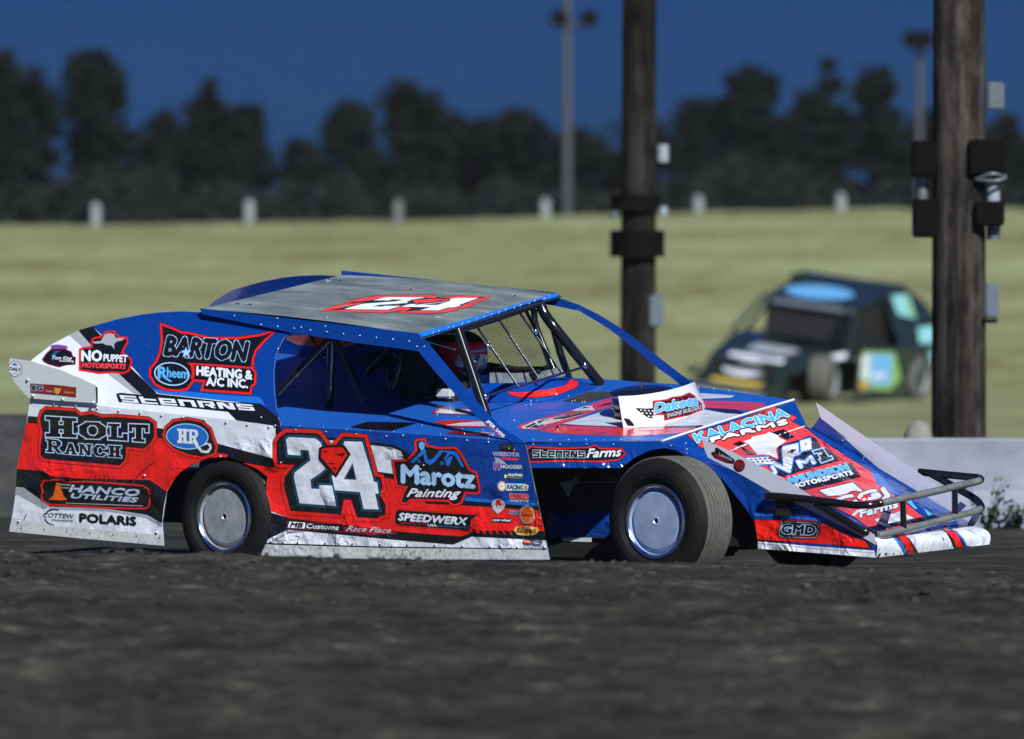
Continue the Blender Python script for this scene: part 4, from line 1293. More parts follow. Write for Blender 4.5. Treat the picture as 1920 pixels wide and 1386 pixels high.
def near_dec(mb, PL):
    fan(mb, PL, QC([(705, 790), (715, 815)]) + Q5([(60, 475), (480, 490), (640, 520), (940, 640), (985, 700), (960, 715), (640, 660), (85, 650)]) + QC([(745, 1025), (735, 900)]), 'black')
    fan(mb, PL, Q5([(62, 480), (250, 485), (560, 505), (640, 520), (930, 650), (965, 700), (700, 675), (85, 632)]), 'red')
    fan(mb, PL, Q5([(60, 430), (600, 470), (650, 500), (600, 495), (200, 450), (60, 450)]), 'mid_blue')
    fan(mb, PL, Q5([(88, 648), (500, 685), (1000, 720), (1010, 775), (500, 735), (90, 705)]), 'white')
    fan(mb, PL, Q5([(88, 660), (500, 697), (1000, 735), (1000, 742), (500, 706), (88, 668)]), 'grey')
    GM = zz(1440, 960, 16.0)
    badge(mb, PL, GM([(330, 600), (420, 320), (520, 290), (1420, 330), (1520, 400), (1500, 620), (1440, 790), (480, 760), (350, 720)]), [(4.2, 'dark_red'), (3.0, 'red'), (2.2, 'black'), (0, 'grey'), (-1.0, 'black')])
    text(mb, PL, 'GMD', *GM([(420, 640), (1420, 680)]), 16.5, 'black', 1.3, 0.12, lines=[(1.1, 'pale_blue')])
    fan(mb, PL, GM([(640, 690), (1400, 715), (1400, 740), (640, 700)]), 'dark_red')
    mb.k = 240
    fan(mb, PL, QC([(330, 110), (350, 100), (480, 190), (530, 230), (520, 260), (460, 250), (330, 200), (290, 150), (340, 140)]), 'black')
    fan(mb, PL, QC([(310, 150), (480, 245), (460, 252), (340, 205)]), 'dark_red')
    text(mb, PL, 'Lakeside', *QC([(370, 180), (500, 240)]), 5.5, 'grey', 0.3, up=(0.15, -1))
    fan(mb, PL, ell(*QC([(575, 280)])[0], 10.5, 11), 'black')
    fan(mb, PL, ell(*QC([(577, 278)])[0], 9, 9.4), 'dark_red')
    text(mb, PL, 'TR', *QC([(545, 295), (610, 305)]), 6, 'dusty_black', 0.6)
plate(-.58, near_blue, near_vane, 0.008, near_dec, 'nose_side_plate')
far_blue = [(1537, 782), (1600, 838), (1700, 925), (1815, 980), (1826, 992), (1745, 990), (1735, 975), (1600, 872), (1515, 812)]
far_vane = [(1530, 755), (1560, 776), (1680, 858), (1800, 940), (1841, 967), (1826, 990), (1815, 982), (1700, 902), (1600, 830), (1540, 785)]
plate(.585, far_blue, far_vane, 0.008, lambda mb, PL: rivets(mb, PL, [(1580, 826), (1620, 858), (1680, 903)], .005), 'nose_side_plate')

# ---- fender flange over the front wheel, with its sign
FW = -0.80
FLA = Plane(CF, U(985, 829, -.945), U(1240, 829, -.715), U(1160, 877, -.79))
Z5 = zz(980, 700, 3.745)
mb = MB()
fl = [(985, 829.5), (1110, 829), (1240, 829), (1258, 832), (1282, 844), (1322, 866), (1360, 890), (1400, 935), (1413, 978), (1404.6, 961.7), (1380, 930), (1354, 897.6), (1314, 865.6), (1274, 846), (1247, 840), (1220, 844), (1191, 857.5), (1164, 877.6), (988, 877.6)]
mb.prism([FLA.at(*p) for p in fl], Vector((0, .008, 0)), 'blue')
sf = R7([(945, 560), (980, 530), (1080, 540), (1250, 548), (1480, 540), (1540, 520), (1580, 548), (1770, 552), (1800, 600), (1740, 655), (1600, 670), (1250, 665), (975, 675)])
badge(mb, FLA, sf, [(0.8, 'black'), (0, 'red'), (-2.4, 'black')])
slab(mb, FLA, 'STEARNS', *R7([(1000, 628), (1452, 632)]), 13, 12, 'black', gap=.16, font=TECH, lines=[(1.1, 'steel_grey')], bold=.2)
text(mb, FLA, 'Farms', *R7([(1465, 632), (1760, 618)]), 16, 'white', 0.7, 0.3)
rivets(mb, FLA, line((1000, 833.5), (1150, 833), 4) + [(1258, 836), (1288, 850)], 0.005)
mb.build('fender_flange', car)

# ---- engine bay side, belly pan and chassis
mb = MB()
EB = -0.52
poly = [U(1000, 870, EB), U(1180, 870, EB), U(1185, 1008, EB), U(1030, 1010, EB)]
mb.prism(poly, Vector((0, .01, 0)), 'dusty_black')
PE = Plane(CF, *poly[:3])
fan(mb, PE, [(1022, 965), (1180, 958), (1182, 1006), (1031, 1007)], 'blue')
fan(mb, PE, Z5([(280, 1155), (485, 1155), (485, 1185), (280, 1180)]), 'spoiler')
fan(mb, PE, Z5([(250, 770), (340, 755), (380, 730), (390, 760), (350, 800), (335, 850), (320, 870), (290, 810)]), 'dirty_white')
fan(mb, PE, Z5([(370, 742), (680, 735), (680, 742), (375, 750)]), 'dark_red')
fan(mb, PE, Z5([(370, 765), (670, 760), (670, 766), (375, 772)]), 'grey')
mb.build('engine_bay_side', car)
mb = MB()
mb.box((1.3, 0, .33), (3.7, 0.96, .36), 'matte_black', bev=.02)  # solid dark box, added to block light under the body
mb.box((3.35, 0.0, .30), (.5, 0.96, .22), 'matte_black', bev=.02)
mb.box((1.2, 0, .12), (2.6, 1.1, .10), 'matte_black', bev=.02)
mb.box((-.75, 0, .38), (.5, 1.0, .3), 'matte_black', bev=.02)
for w in (-.62, .62):
    mb.tube([(2.86, w, .33), (2.86, 0, .36)], .03, 'matte_black')
    mb.tube([(2.6, w * .6, .22), (2.86, w, .25)], .018, 'matte_black')
    mb.tube([(0, w * 1.2, .33), (0, 0, .33)], .06, 'matte_black')
# cockpit tub
for a, b2 in (((0.75, -.12, .78), (1.75, -.12, .72)), ((.75, .64, .78), (1.75, .64, .78))):
    a, b2 = Vector(a), Vector(b2)
    mb.prism([a, b2, b2 - Vector((0, 0, .45)), a - Vector((0, 0, .45))], (0, .01, 0), 'matte_black')
mb.build('chassis', car)

# ---- wheels
def wheel(u, w, h, yaw, side, front):
    """side -1 faces the camera"""
    ax = Vector((0, side, 0))
    Mx = Matrix.Translation((u, w, h)) @ Matrix.Rotation(yaw, 4, 'Z') @ Matrix.Rotation(R(90 * side), 4, 'Z')
    # local +X of Mx points outwards
    mb = MB()
    mb.lathe([(0.012, -.012), (.018, -.004), (.03, -.006), (.150, -.010), (.160, -.014), (.168, -.030), (.178, -.030), (.182, -.012), (.1815, -.004)], Mx, 'wheel_metal' if front else 'wheel_grey', 56)
    mb.lathe([(0.0, -.03), (0.013, -.03), (0.012, -.012)], Mx, 'matte_black', 16)
    disc = mb.build('wheel', car)
    mb = MB()
    mb.lathe([(.1815, -.004), (.188, .004), (.200, .006), (.207, .0), (.208, -.02), (.200, -.05), (.19, -.24)], Mx, 'chrome', 64)
    mb.build('rim', disc)
    mb = MB()
    W_ = .27 if front else .33
    prof = [(.206, -.012), (.216, .004), (.235, .018), (.262, .022), (.290, .016), (.314, .002), (.330, -.016), (.3395, -.032)]
    mats = ['tyre_rubber'] * (len(prof) - 1)
    x = -.032
    nrib = 7 if front else 9
    rw = (W_ - .064) / nrib
    for i in range(nrib):
        g = .0035
        crown_ = .345 + .004 * math.sin(math.pi * (i + .5) / nrib)
        prof += [(crown_ - .001, x - g), (crown_, x - g - .003), (crown_, x - rw + g), (crown_ - .010, x - rw + g - .001)]
        mats += ['tyre_tread'] * 3 + ['tyre_tread']
        x -= rw
        if i < nrib - 1:
            prof += [(crown_ - .010, x - g + .001)]
            mats += ['matte_black']
    prof += [(.335, x - .012), (.31, x - .03), (.27, x - .03), (.206, x - .0)]
    mats += ['tyre_rubber'] * 4
    mb.lathe(prof, Mx, 'tyre_rubber', 72, True, mats=mats)
    mb.build('tyre', disc)
    return disc
fw = U(1228, 977, -0.97)
rwp = U(419, 969, -0.935)
wheel(fw.x, fw.y, fw.z, R(-8), -1, True)
wheel(rwp.x, rwp.y, rwp.z, R(-7), -1, False)
wheel(fw.x, .95, .32, R(-8), 1, True)
wheel(rwp.x, .93, .32, R(-9), 1, False)

# ---- front bumper of bent tube
def Q5w(x, y, w):
    p = Q5([(x, y)])[0]
    return U(p[0], p[1], w)
mb = MB()
TR_ = 0.0205
top = smooth([Q5w(150, 288, -.62), Q5w(330, 302, -.62), Q5w(620, 335, -.61), Q5w(830, 362, -.60), Q5w(930, 365, -.58), Q5w(1010, 358, -.54), Q5w(1100, 338, -.47), Q5w(1440, 264, 0), Q5w(1745, 192, .43), Q5w(1800, 180, .50), Q5w(1832, 165, .55), Q5w(1810, 150, .60), Q5w(1740, 143, .62), Q5w(1550, 125, .63), Q5w(1350, 105, .63)])
bot = smooth([Q5w(540, 345, -.60), Q5w(700, 440, -.60), Q5w(880, 550, -.59), Q5w(950, 580, -.57), Q5w(1020, 595, -.52), Q5w(1100, 588, -.45), Q5w(1440, 505, 0), Q5w(1760, 422, .42), Q5w(1810, 405, .50), Q5w(1836, 385, .55), Q5w(1825, 355, .59), Q5w(1780, 310, .61), Q5w(1640, 230, .63), Q5w(1500, 150, .63), Q5w(1430, 112, .63)])
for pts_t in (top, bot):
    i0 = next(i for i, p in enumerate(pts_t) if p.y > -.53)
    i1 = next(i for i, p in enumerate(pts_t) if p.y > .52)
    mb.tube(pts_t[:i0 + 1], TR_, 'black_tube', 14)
    mb.tube(pts_t[i0:i1 + 1], TR_, 'bumper_tube_lit', 14, caps=False)     # front run paler: the highlight is put into its colour
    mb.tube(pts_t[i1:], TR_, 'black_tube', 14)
for a, b2 in ((Q5w(1222, 330, -.30), Q5w(1228, 545, -.29)), (Q5w(1628, 245, .26), Q5w(1630, 440, .25))):
    mb.tube([a, b2], .017, 'black_tube', 12)
a = Q5w(280, 300, -.615)
mb.prism([Q5w(225, 300, -.60), Q5w(340, 320, -.60), Q5w(335, 450, -.60), Q5w(225, 440, -.60)], (0, .012, 0), 'matte_black')
mb.build('front_bumper', car)

# ---- air filter and its stone guard
A3 = zz(1000, 680, 5.333)
p0 = D(1214, 783)
PX = p0 + Vector((-.055, .045, 0.004))
mb = MB()
axis = Matrix.Translation(PX) @ Matrix.Rotation(R(-90), 4, 'Y') @ Matrix.Identity(4)
# tilt with the body
axis = Matrix.Translation(PX) @ Matrix.Rotation(math.atan(ROLL) * .8, 4, 'X') @ Matrix.Rotation(R(-90), 4, 'Y')
mb.lathe([(.165, -.01), (.175, .0), (.170, .012), (.166, .02), (.170, .04), (.162, .06), (.170, .08), (.170, .120), (.172, .124), (.176, .130), (.177, .142), (.170, .150), (.12, .163), (.04, .168), (.0, .168)], axis, 'black_tube', 48)
mb.lathe([(.012, .165), (.012, .185), (0, .186)], axis, 'chrome', 12)
mb.build('air_filter', car)
mb = MB()
bpx = smooth([(x, y, 0) for x, y in ((1169, 803), (1200, 801), (1240, 794), (1280, 784), (1306, 775), (1320, 767), (1322, 761), (1314, 756))], 4)
tpx = smooth([(x, y, 0) for x, y in ((1159, 743), (1198, 741), (1238, 735), (1270, 727.5), (1290, 721), (1301, 716.5), (1302, 714), (1292, 711))], 4)
gv, gf = [], []
nh = 5
na = len(bpx) - 1
for bp_, tp_ in zip(bpx, tpx):
    g0 = D(bp_.x, bp_.y, .001)
    g1 = U(tp_.x, tp_.y, g0.y)
    for j in range(nh + 1):
        gv.append(g0.lerp(g1, j / nh))
gf = [(i * (nh + 1) + j, (i + 1) * (nh + 1) + j, (i + 1) * (nh + 1) + j + 1, i * (nh + 1) + j + 1) for i in range(na) for j in range(nh)]
GUARD = Sheet(CF, gv, gf)
mb.add(gv, gf, 'white', True)
mb.add([v + Vector((-.004, .003, 0)) for v in gv], [f[::-1] for f in gf], 'vane', True)
dk = A3([(1195, 385), (1330, 370), (1390, 345), (1480, 335), (1560, 302), (1610, 330), (1650, 380), (1680, 410), (1690, 470), (1560, 525), (1310, 578), (1305, 520), (1195, 525)])
badge(mb, GUARD, dk, [(0.6, 'black'), (0, 'red'), (-1.6, 'black')])
text(mb, GUARD, 'Dakota', *A3([(1215, 502), (1640, 420)]), 17, 'sky_blue', 1.5, 0.1, lines=[(0.7, 'white')])
text(mb, GUARD, 'ENGINE BUILDERS', *A3([(1335, 552), (1675, 465)]), 7.6, 'grey', 0.4, 0.1, lines=[(0.6, 'black')])
fan(mb, GUARD, A3([(1022, 455), (1130, 460), (1195, 455), (1195, 555), (1150, 550), (1090, 510)]), 'black', cut=8)
for i in range(4):
    for j in range(3):
        x, y = 1065 + 38 * i + 8 * (j % 2) * 2, 468 + 28 * j + 3 * i
        if y < 545 and x > 1050 + 28 * j:
            fan(mb, GUARD, A3([(x, y), (x + 17, y + 1), (x + 20, y + 14), (x + 3, y + 13)]), 'white', cut=8)
fan(mb, GUARD, A3([(905, 555), (960, 565), (1000, 610), (1010, 632), (945, 628)]), 'black', cut=8)
mb.build('stone_guard', car)

# ---- windscreen cowl
mb = MB()
Q2 = zz(760, 560, 5.053)
front_px = Q2([(560, 985), (760, 985), (1000, 985), (1250, 978), (1450, 960), (1640, 900), (1800, 850)])
back_px = Q2([(600, 800), (760, 806), (960, 800), (1180, 790), (1380, 760), (1510, 735), (1570, 760)])
cf_, cb_ = [], []
for i, (a, b2) in enumerate(zip(front_px, back_px)):
    q = D(a[0], a[1], .002)
    cf_.append(q)
    cb_.append(U(b2[0], b2[1], q.y + .05))
nC = 6
cv = []
for i in range(len(cf_)):
    for j in range(nC + 1):
        t = j / nC
        cv.append(cf_[i].lerp(cb_[i], t) + Vector((0, 0, .012 * math.sin(math.pi * t))))
cfs = [(i * (nC + 1) + j, (i + 1) * (nC + 1) + j, (i + 1) * (nC + 1) + j + 1, i * (nC + 1) + j + 1) for i in range(len(cf_) - 1) for j in range(nC)]
COWL = Sheet(CF, cv, cfs)
mb.add(cv, cfs, 'blue', True)
mb.add([v + Vector((-.004, 0, -.008)) for v in cv], [f[::-1] for f in cfs], 'matte_black')
brow = Q2([(970, 888), (1080, 895), (1250, 880), (1400, 855), (1520, 825), (1560, 770), (1635, 790), (1630, 835), (1540, 875), (1440, 915), (1250, 935), (1090, 938), (1010, 920)])
fan(mb, COWL, grow(brow, .6), 'black', cut=6)
fan(mb, COWL, brow, 'red', cut=5, base=.004)
for i in range(9):
    x = 1080 + 58 * i
    y = 925 - 1.3 * i - 0.9 * i * i
    fan(mb, COWL, Q2([(x, y), (x + 30, y - 32), (x + 36, y - 32), (x + 7, y)]), 'dark_red', cut=5, base=.0065)
mb.build('cowl', car)
# worn clear screen behind the cowl
mb = MB()
sc_ = [U(*p, w) for p, w in zip(Q2([(800, 700), (1000, 706), (1250, 700), (1400, 665), (1470, 640)]), (-.1, .1, .3, .45, .55))]
sb_ = [U(*p, w) for p, w in zip(Q2([(800, 800), (1000, 800), (1250, 785), (1420, 745), (1520, 725)]), (-.1, .1, .3, .45, .55))]
for i in range(4):
    mb.prism([sc_[i], sc_[i + 1], sb_[i + 1], sb_[i]], (-.004, .002, 0), 'lexan')
mb.build('wind_deflector', car)

# ---- roll cage
mb = MB()
G1 = zz(860, 570, 8.664)
rt = .0245
def cage(pts, r=rt, m='black_tube'):
    mb.tube(pts, r, m, 12)
cage([U(858, 618, -.36), D(913, 783)], .030)
cage(smooth([U(1012, 566, .56), U(1022, 590, .56), U(1046, 622, .57), D(1127, 722)]), .030)
cage([U(1034, 600, .57), U(1050, 660, .57), D(1068, 712)], .022)
cage(smooth([U(998, 575, .52), U(1006, 612, .52), U(1025, 660, .52), U(1042, 700, .52)]), .016)
cage([U(1006, 580, .53), U(1006, 598, .53), U(1016, 640, .53)], .007)
# halo and hoop
hA, hB = U(622, 632, -.55), D(618, 765)
cage([hA, hB], .0225)
cage([U(618, 636, -.55), U(520, 738, -.62)], .0215)
cage([U(628, 636, -.55), U(682, 752, -.50)], .0215)
cage(smooth([U(579, 624, -.5), U(594, 650, -.5), U(606, 668, -.52), U(616, 671, -.55)]), .006)
hC = mirror(hA) + Vector((0, -.05, -.02))
cage([hA + Vector((0, 0, .02)), hC], .0225)
cage([hC, hC - Vector((0, 0, .75))], .0225)
cage([U(858, 620, -.36), U(1014, 568, .56)], .0225)
cage([hA + Vector((0, 0, .02)), U(858, 620, -.36)], .0225)
cage([hC, U(1014, 568, .56)], .0225)
cage([U(740, 648, .10), U(690, 700, .12)], .02)
cage([U(762, 650, .05), U(735, 732, .02)], .021)
cage([U(747, 690, .1), U(760, 712, .1)], .004)
cage([U(800, 640, -.35), U(854, 655, -.36)], .006, 'chrome')
mb.build('roll_cage', car)

# windscreen bars
mb = MB()
def barp(i, top_px, bot_px, w0, w1):
    a, b2 = U(*top_px, w0), U(*bot_px, w1)
    mb.tube([a, b2], .0068, 'black_tube', 8)
    d = (b2 - a)
    mb.tube([a + d * .28 + Vector((.006, -.003, .001)), b2 + Vector((.006, -.003, .001))], .0026, 'chrome', 6)  # thin chrome sliver stands in for the glint along the bar
barp(0, *G1([(270, 330), (965, 1345)]), -.10, -.08)
barp(1, *G1([(640, 230), (1315, 1240)]), .10, .18)
barp(2, *G1([(990, 140), (1680, 1130)]), .33, .42)
xa, xb = U(915, 742, -.36), U(1098, 687.5, .58)
mb.tube([xa, xb], .0075, 'black_tube', 8)
mb.tube([xa + Vector((.004, -.004, .005)), xa.lerp(xb, .74) + Vector((.004, -.004, .005))], .004, 'chrome', 6)  # chrome sliver as the painted glint of the cross bar
for p, w in ((G1([(490, 690)])[0], -.09), (G1([(1265, 455)])[0], .36), ((912, 744), -.37), ((1098, 685), .585)):
    c = U(p[0], p[1], w) + Vector((.008, -.012, 0))
    mb.ball(c, .022, 'chrome', 10, 6, (.35, .9, 1.0))
mb.build('windscreen_bars', car)

# window net on the far side
mb = MB()
NW = .60
ntop = G1([(130, 380), (990, 110)])
quad = [(872, 614), (985, 577), (1034, 691), (920, 684)]
for i in range(40):
    c0 = 616 + 122 * i / 39
    xs_ = []
    for (xa_, ya_), (xb_, yb_) in zip(quad, quad[1:] + quad[:1]):
        fa, fb = ya_ - (c0 - .31 * (xa_ - 872)), yb_ - (c0 - .31 * (xb_ - 872))
        if fa * fb < 0:
            t = fa / (fa - fb)
            xs_.append((xa_ + (xb_ - xa_) * t, ya_ + (yb_ - ya_) * t))
    if len(xs_) == 2:
        mb.tube([U(*xs_[0], NW), U(*xs_[1], NW)], .0019, 'wire', 4, caps=False)
mb.tube([U(915, 684, NW), U(970, 692, NW), U(1020, 692, NW), U(1036, 686, NW)], .016, 'matte_black')
mb.tube([U(984, 578, NW), U(1010, 630, NW), U(1032, 692, NW)], .010, 'matte_black')
mb.prism([U(900, 680, NW), U(980, 688, NW), U(1034, 692, NW), U(1000, 700, NW), U(900, 703, NW)], (0, .01, 0), 'matte_black')
mb.build('window_net', car)

# ---- seat, steering wheel, oil tank behind the seat
mb = MB()
sp0 = U(812, 700, .27)
mb.box((sp0.x - .06, .27, sp0.z - .02), (.09, .44, .62), 'seat_black', bev=.03)
mb.box((sp0.x + .17, .27, sp0.z - .36), (.46, .46, .10), 'seat_black', bev=.03)
for w in (.04, .50):
    mb.box((sp0.x + .04, w, sp0.z + .0), (.22, .035, .46), 'seat_black', bev=.012)
mb.build('seat', car)
mb = MB()
swc = U(868, 735, .25) + Vector((.02, 0, 0))
SM = Matrix.Translation(swc) @ Matrix.Rotation(R(-25), 4, 'Y')
pts = [SM @ Vector((0, .18 * math.cos(t * math.pi / 12), .18 * math.sin(t * math.pi / 12))) for t in range(25)]
mb.tube(pts, .014, 'matte_black', 8, caps=False)
for t in (0, 8, 16):
    mb.tube([SM @ Vector((0, 0, 0)), pts[t]], .010, 'chrome', 6)
mb.tube([SM @ Vector((0, 0, 0)), SM @ Vector((.5, 0, -.1))], .015, 'matte_black', 8)
mb.build('steering_wheel', car)
mb = MB()
ta, tbp = U(684, 675, .30), U(790, 681, .30)
mb.tube([ta, tbp], .036, 'matte_black', 16)
mb.tube([ta + Vector((.06, 0, 0)), ta + Vector((.16, 0, 0))], .048, 'matte_black', 16)
mb.tube([ta + Vector((-.004, 0, 0)), ta], .037, 'dusty_black', 16)
mb.tube([ta.lerp(tbp, .45), ta.lerp(tbp, .45) + Vector((0, .0, -.20))], .02, 'matte_black', 8)
mb.ball(ta.lerp(tbp, .62) + Vector((0, -.04, .03)), .010, 'chrome')
mb.build('oil_tank', car)
mb = MB()
fl_ = U(826, 738, .0)
mb.box((fl_.x + .03, fl_.y, fl_.z), (.11, .05, .055), 'dirty_white', bev=.012)
mb.tube([fl_ + Vector((-.10, 0, -.02)), fl_ + Vector((.0, 0, 0))], .018, 'dusty_black', 8)
mb.build('shifter', car)

# ================================================================ the driver
driver = thing('person', 'driver in red and black helmet and dark suit, seated inside the blue car', 'person', CAR0, YAW)
hc_ = U(868, 664, .26)
def skin_body(name, nodes, edges, parent, mat, sub=2, root=0):
    me = bpy.data.meshes.new(name)
    me.from_pydata([n[0] for n in nodes], edges, [])
    o = bpy.data.objects.new(name, me)
    link(o)
    o.parent = parent
    sk = o.modifiers.new('skin', 'SKIN')
    sk.use_smooth_shade = True
    for i, n in enumerate(nodes):
        v = me.skin_vertices[0].data[i]
        v.radius = n[1]
        v.use_root = (i == root)
    ss = o.modifiers.new('subdivision', 'SUBSURF')
    ss.levels = sub
    ss.render_levels = sub
    dg = bpy.context.evaluated_depsgraph_get()
    dg.update()
    me2 = bpy.data.meshes.new_from_object(o.evaluated_get(dg))
    o.modifiers.clear()
    o.data = me2
    me2.name = name
    me2.materials.clear()
    me2.materials.append(MATS[mat])
    for p in me2.polygons:
        p.use_smooth = True
    return o
plain('fire_suit', (0.014, 0.013, 0.014), rough=0.8, var=0.4, scale=20, bump=.004, bscale=18)
plain('glove', (0.05, 0.008, 0.008), rough=0.7)
H = hc_
def at(u, w, h):
    return (H.x + u, H.y + w, H.z + h)
gripL, gripR = pts[3], pts[9]
def rel(p):
    return tuple(p)
nodes = [(at(-.10, 0, -.72), (.15, .12)), (at(-.11, 0, -.52), (.15, .11)), (at(-.10, 0, -.34), (.17, .11)), (at(-.07, 0, -.22), (.09, .08)), (at(-.03, 0, -.10), (.065, .065)), (at(-.01, 0, .02), (.085, .085)),
         (at(-.09, -.19, -.26), (.07, .07)), (at(.06, -.25, -.40), (.052, .052)), (tuple(Vector(gripR) + Vector((-.06, 0, -.03))), (.032, .032)),
         (at(-.09, .19, -.26), (.07, .07)), (at(.06, .25, -.40), (.052, .052)), (tuple(Vector(gripL) + Vector((-.06, 0, -.03))), (.032, .032)),
         (at(.10, -.10, -.74), (.085, .085)), (at(.42, -.13, -.66), (.06, .06)), (at(.75, -.12, -.85), (.045, .045)),
         (at(.10, .10, -.74), (.085, .085)), (at(.42, .13, -.66), (.06, .06)), (at(.75, .12, -.85), (.045, .045))]
edges = [(0, 1), (1, 2), (2, 3), (3, 4), (4, 5), (3, 6), (6, 7), (7, 8), (3, 9), (9, 10), (10, 11), (0, 12), (12, 13), (13, 14), (0, 15), (15, 16), (16, 17)]
body = skin_body('body', nodes, edges, driver, 'fire_suit')
for gp, s in ((gripR, -1), (gripL, 1)):
    gp = Vector(gp)
    hn = [(tuple(gp + Vector((-.075, 0, -.035))), (.026, .026)), (tuple(gp + Vector((-.035, 0, -.005))), (.034, .022))]
    he = [(0, 1)]
    for f in range(4):
        o = (f - 1.5) * .02
        b0 = len(hn)
        L_ = (.9, 1.0, .95, .78)[f]
        hn += [(tuple(gp + Vector((-.008, o, .024))), (.0095, .0095)), (tuple(gp + Vector((.020 * L_, o, .014))), (.009, .009)), (tuple(gp + Vector((.014 * L_, o, -.014))), (.008, .008))]
        he += [(1, b0), (b0, b0 + 1), (b0 + 1, b0 + 2)]
    b0 = len(hn)
    hn += [(tuple(gp + Vector((-.03, -s * .035, -.01))), (.011, .011)), (tuple(gp + Vector((-.002, -s * .038, -.022))), (.010, .010)), (tuple(gp + Vector((.014, -s * .03, -.02))), (.009, .009))]
    he += [(1, b0), (b0, b0 + 1), (b0 + 1, b0 + 2)]
    skin_body('glove', hn, he, driver, 'glove', 1)
# helmet
mb = MB()
HM = Matrix.Translation(H) @ Matrix.Rotation(R(4), 4, 'Z')
def hshape(th, ph):
    # th azimuth (0 = forward), ph polar from top
    x = .150 * math.sin(ph) * math.cos(th)
    y = .122 * math.sin(ph) * math.sin(th)
    z = .135 * math.cos(ph)
    if z < -.02:
        x *= 1 + .10 * max(0, math.cos(th)) * min(1, (-.02 - z) / .06)
    if z < -.115:
        z = -.115
    return Vector((x, y, z))
nn, mm = 40, 24
bands = [('matte_black', 0, 8), ('red', 8, 12), ('shell', 12, 24)]
plain('shell', (0.30, 0.015, 0.02), rough=0.2, var=.6, scale=14, coat=.5)
plain('visor', (0.35, 0.42, 0.55), rough=0.06, metal=0.9, var=0.25, scale=5)
hv = [hshape(2 * math.pi * k / nn, math.pi * i / mm) for i in range(mm + 1) for k in range(nn)]
for bm_, i0, i1 in bands:
    fs = []
    for i in range(i0, i1):
        for k in range(nn):
            th = 2 * math.pi * (k + .5) / nn
            fwd = math.cos(th) > .25
            if 12 <= i < 20 and fwd:
                continue
            fs.append((i * nn + k, (i + 1) * nn + k, (i + 1) * nn + (k + 1) % nn, i * nn + (k + 1) % nn))
    mb.add([HM @ v for v in hv], fs, bm_, True)
# cheek piece, chin bar vents
mb.ball(HM @ Vector((.045, -.105, -.045)), .034, 'steel_grey', 12, 8, (1.3, .5, .9))
mb.ball(HM @ Vector((.045, .105, -.045)), .034, 'steel_grey', 12, 8, (1.3, .5, .9))
# visor strip lettering
HSH = Sheet(CF, [HM @ v for v in hv], [(i * nn + k, (i + 1) * nn + k, (i + 1) * nn + (k + 1) % nn, i * nn + (k + 1) % nn) for i in range(mm) for k in range(nn)])
text(mb, HSH, 'SIMPSON', *G1([(150, 805), (440, 770)]), 4.2, 'white', 0.5, base=.003)
helmet = mb.build('helmet', driver)
mb = MB()
vv = [HM @ (hshape(math.acos(.25) * (2 * k / 20 - 1) * 1.04, math.pi * (12 + 8 * i / 6) / mm) * 1.02) for i in range(7) for k in range(21)]
mb.add(vv, [(i * 21 + k, (i + 1) * 21 + k, (i + 1) * 21 + k + 1, i * 21 + k + 1) for i in range(6) for k in range(20)], 'visor', True)
mb.build('visor', helmet)

# ================================================================ the setting
# ---- dirt of the track: one sheet, near hump, ruts along the racing line
m, nt, b = new_mat('track_dirt')
t1 = noise_tex(nt, 2.6, 6, 0.66, (0.6, 1.0, 1.0))
t2 = noise_tex(nt, 13.0, 6, 0.74, (0.5, 1.0, 1.0))
mixf = N(nt, 'ShaderNodeMath', operation='MULTIPLY_ADD')
nt.links.new(t2.outputs['Fac'], mixf.inputs[0])
mixf.inputs[1].default_value = 0.55
sc2 = N(nt, 'ShaderNodeMath', operation='MULTIPLY')
sc2.inputs[1].default_value = 0.45
nt.links.new(t1.outputs['Fac'], sc2.inputs[0])
nt.links.new(sc2.outputs[0], mixf.inputs[2])
r = ramp(nt, mixf.outputs[0], [(0.40, (0.005, 0.0046, 0.0032)), (0.48, (0.024, 0.0222, 0.0158)), (0.56, (0.048, 0.0445, 0.033)), (0.64, (0.15, 0.14, 0.11))])
nt.links.new(r.outputs[0], b.inputs['Base Color'])
b.inputs['Roughness'].default_value = 0.85
b.inputs['Specular IOR Level'].default_value = 0.25
t3 = noise_tex(nt, 16, 6, 0.7, (0.5, 1, 1))
bp = N(nt, 'ShaderNodeBump')
bp.inputs['Distance'].default_value = 0.05
nt.links.new(t3.outputs['Fac'], bp.inputs['Height'])
nt.links.new(bp.outputs[0], b.inputs['Normal'])

plain('grass_far', (0.2, 0.2, 0.1))
m, nt, b = new_mat('grass')
t1 = noise_tex(nt, 0.45, 6, 0.68, (0.35, 1.0, 1.8))
t2 = noise_tex(nt, 5.0, 6, 0.78, (0.5, 1.0, 2.0))
mixf = N(nt, 'ShaderNodeMath', operation='MULTIPLY_ADD')
nt.links.new(t2.outputs['Fac'], mixf.inputs[0])
mixf.inputs[1].default_value = 0.5
sc2 = N(nt, 'ShaderNodeMath', operation='MULTIPLY')
sc2.inputs[1].default_value = 0.5
nt.links.new(t1.outputs['Fac'], sc2.inputs[0])
nt.links.new(sc2.outputs[0], mixf.inputs[2])
r = ramp(nt, mixf.outputs[0], [(0.36, (0.090, 0.078, 0.034)), (0.45, (0.168, 0.162, 0.076)), (0.54, (0.222, 0.242, 0.118)), (0.66, (0.31, 0.325, 0.18))])
nt.links.new(r.outputs[0], b.inputs['Base Color'])
b.inputs['Roughness'].default_value = 0.9
b.inputs['Specular IOR Level'].default_value = 0.1

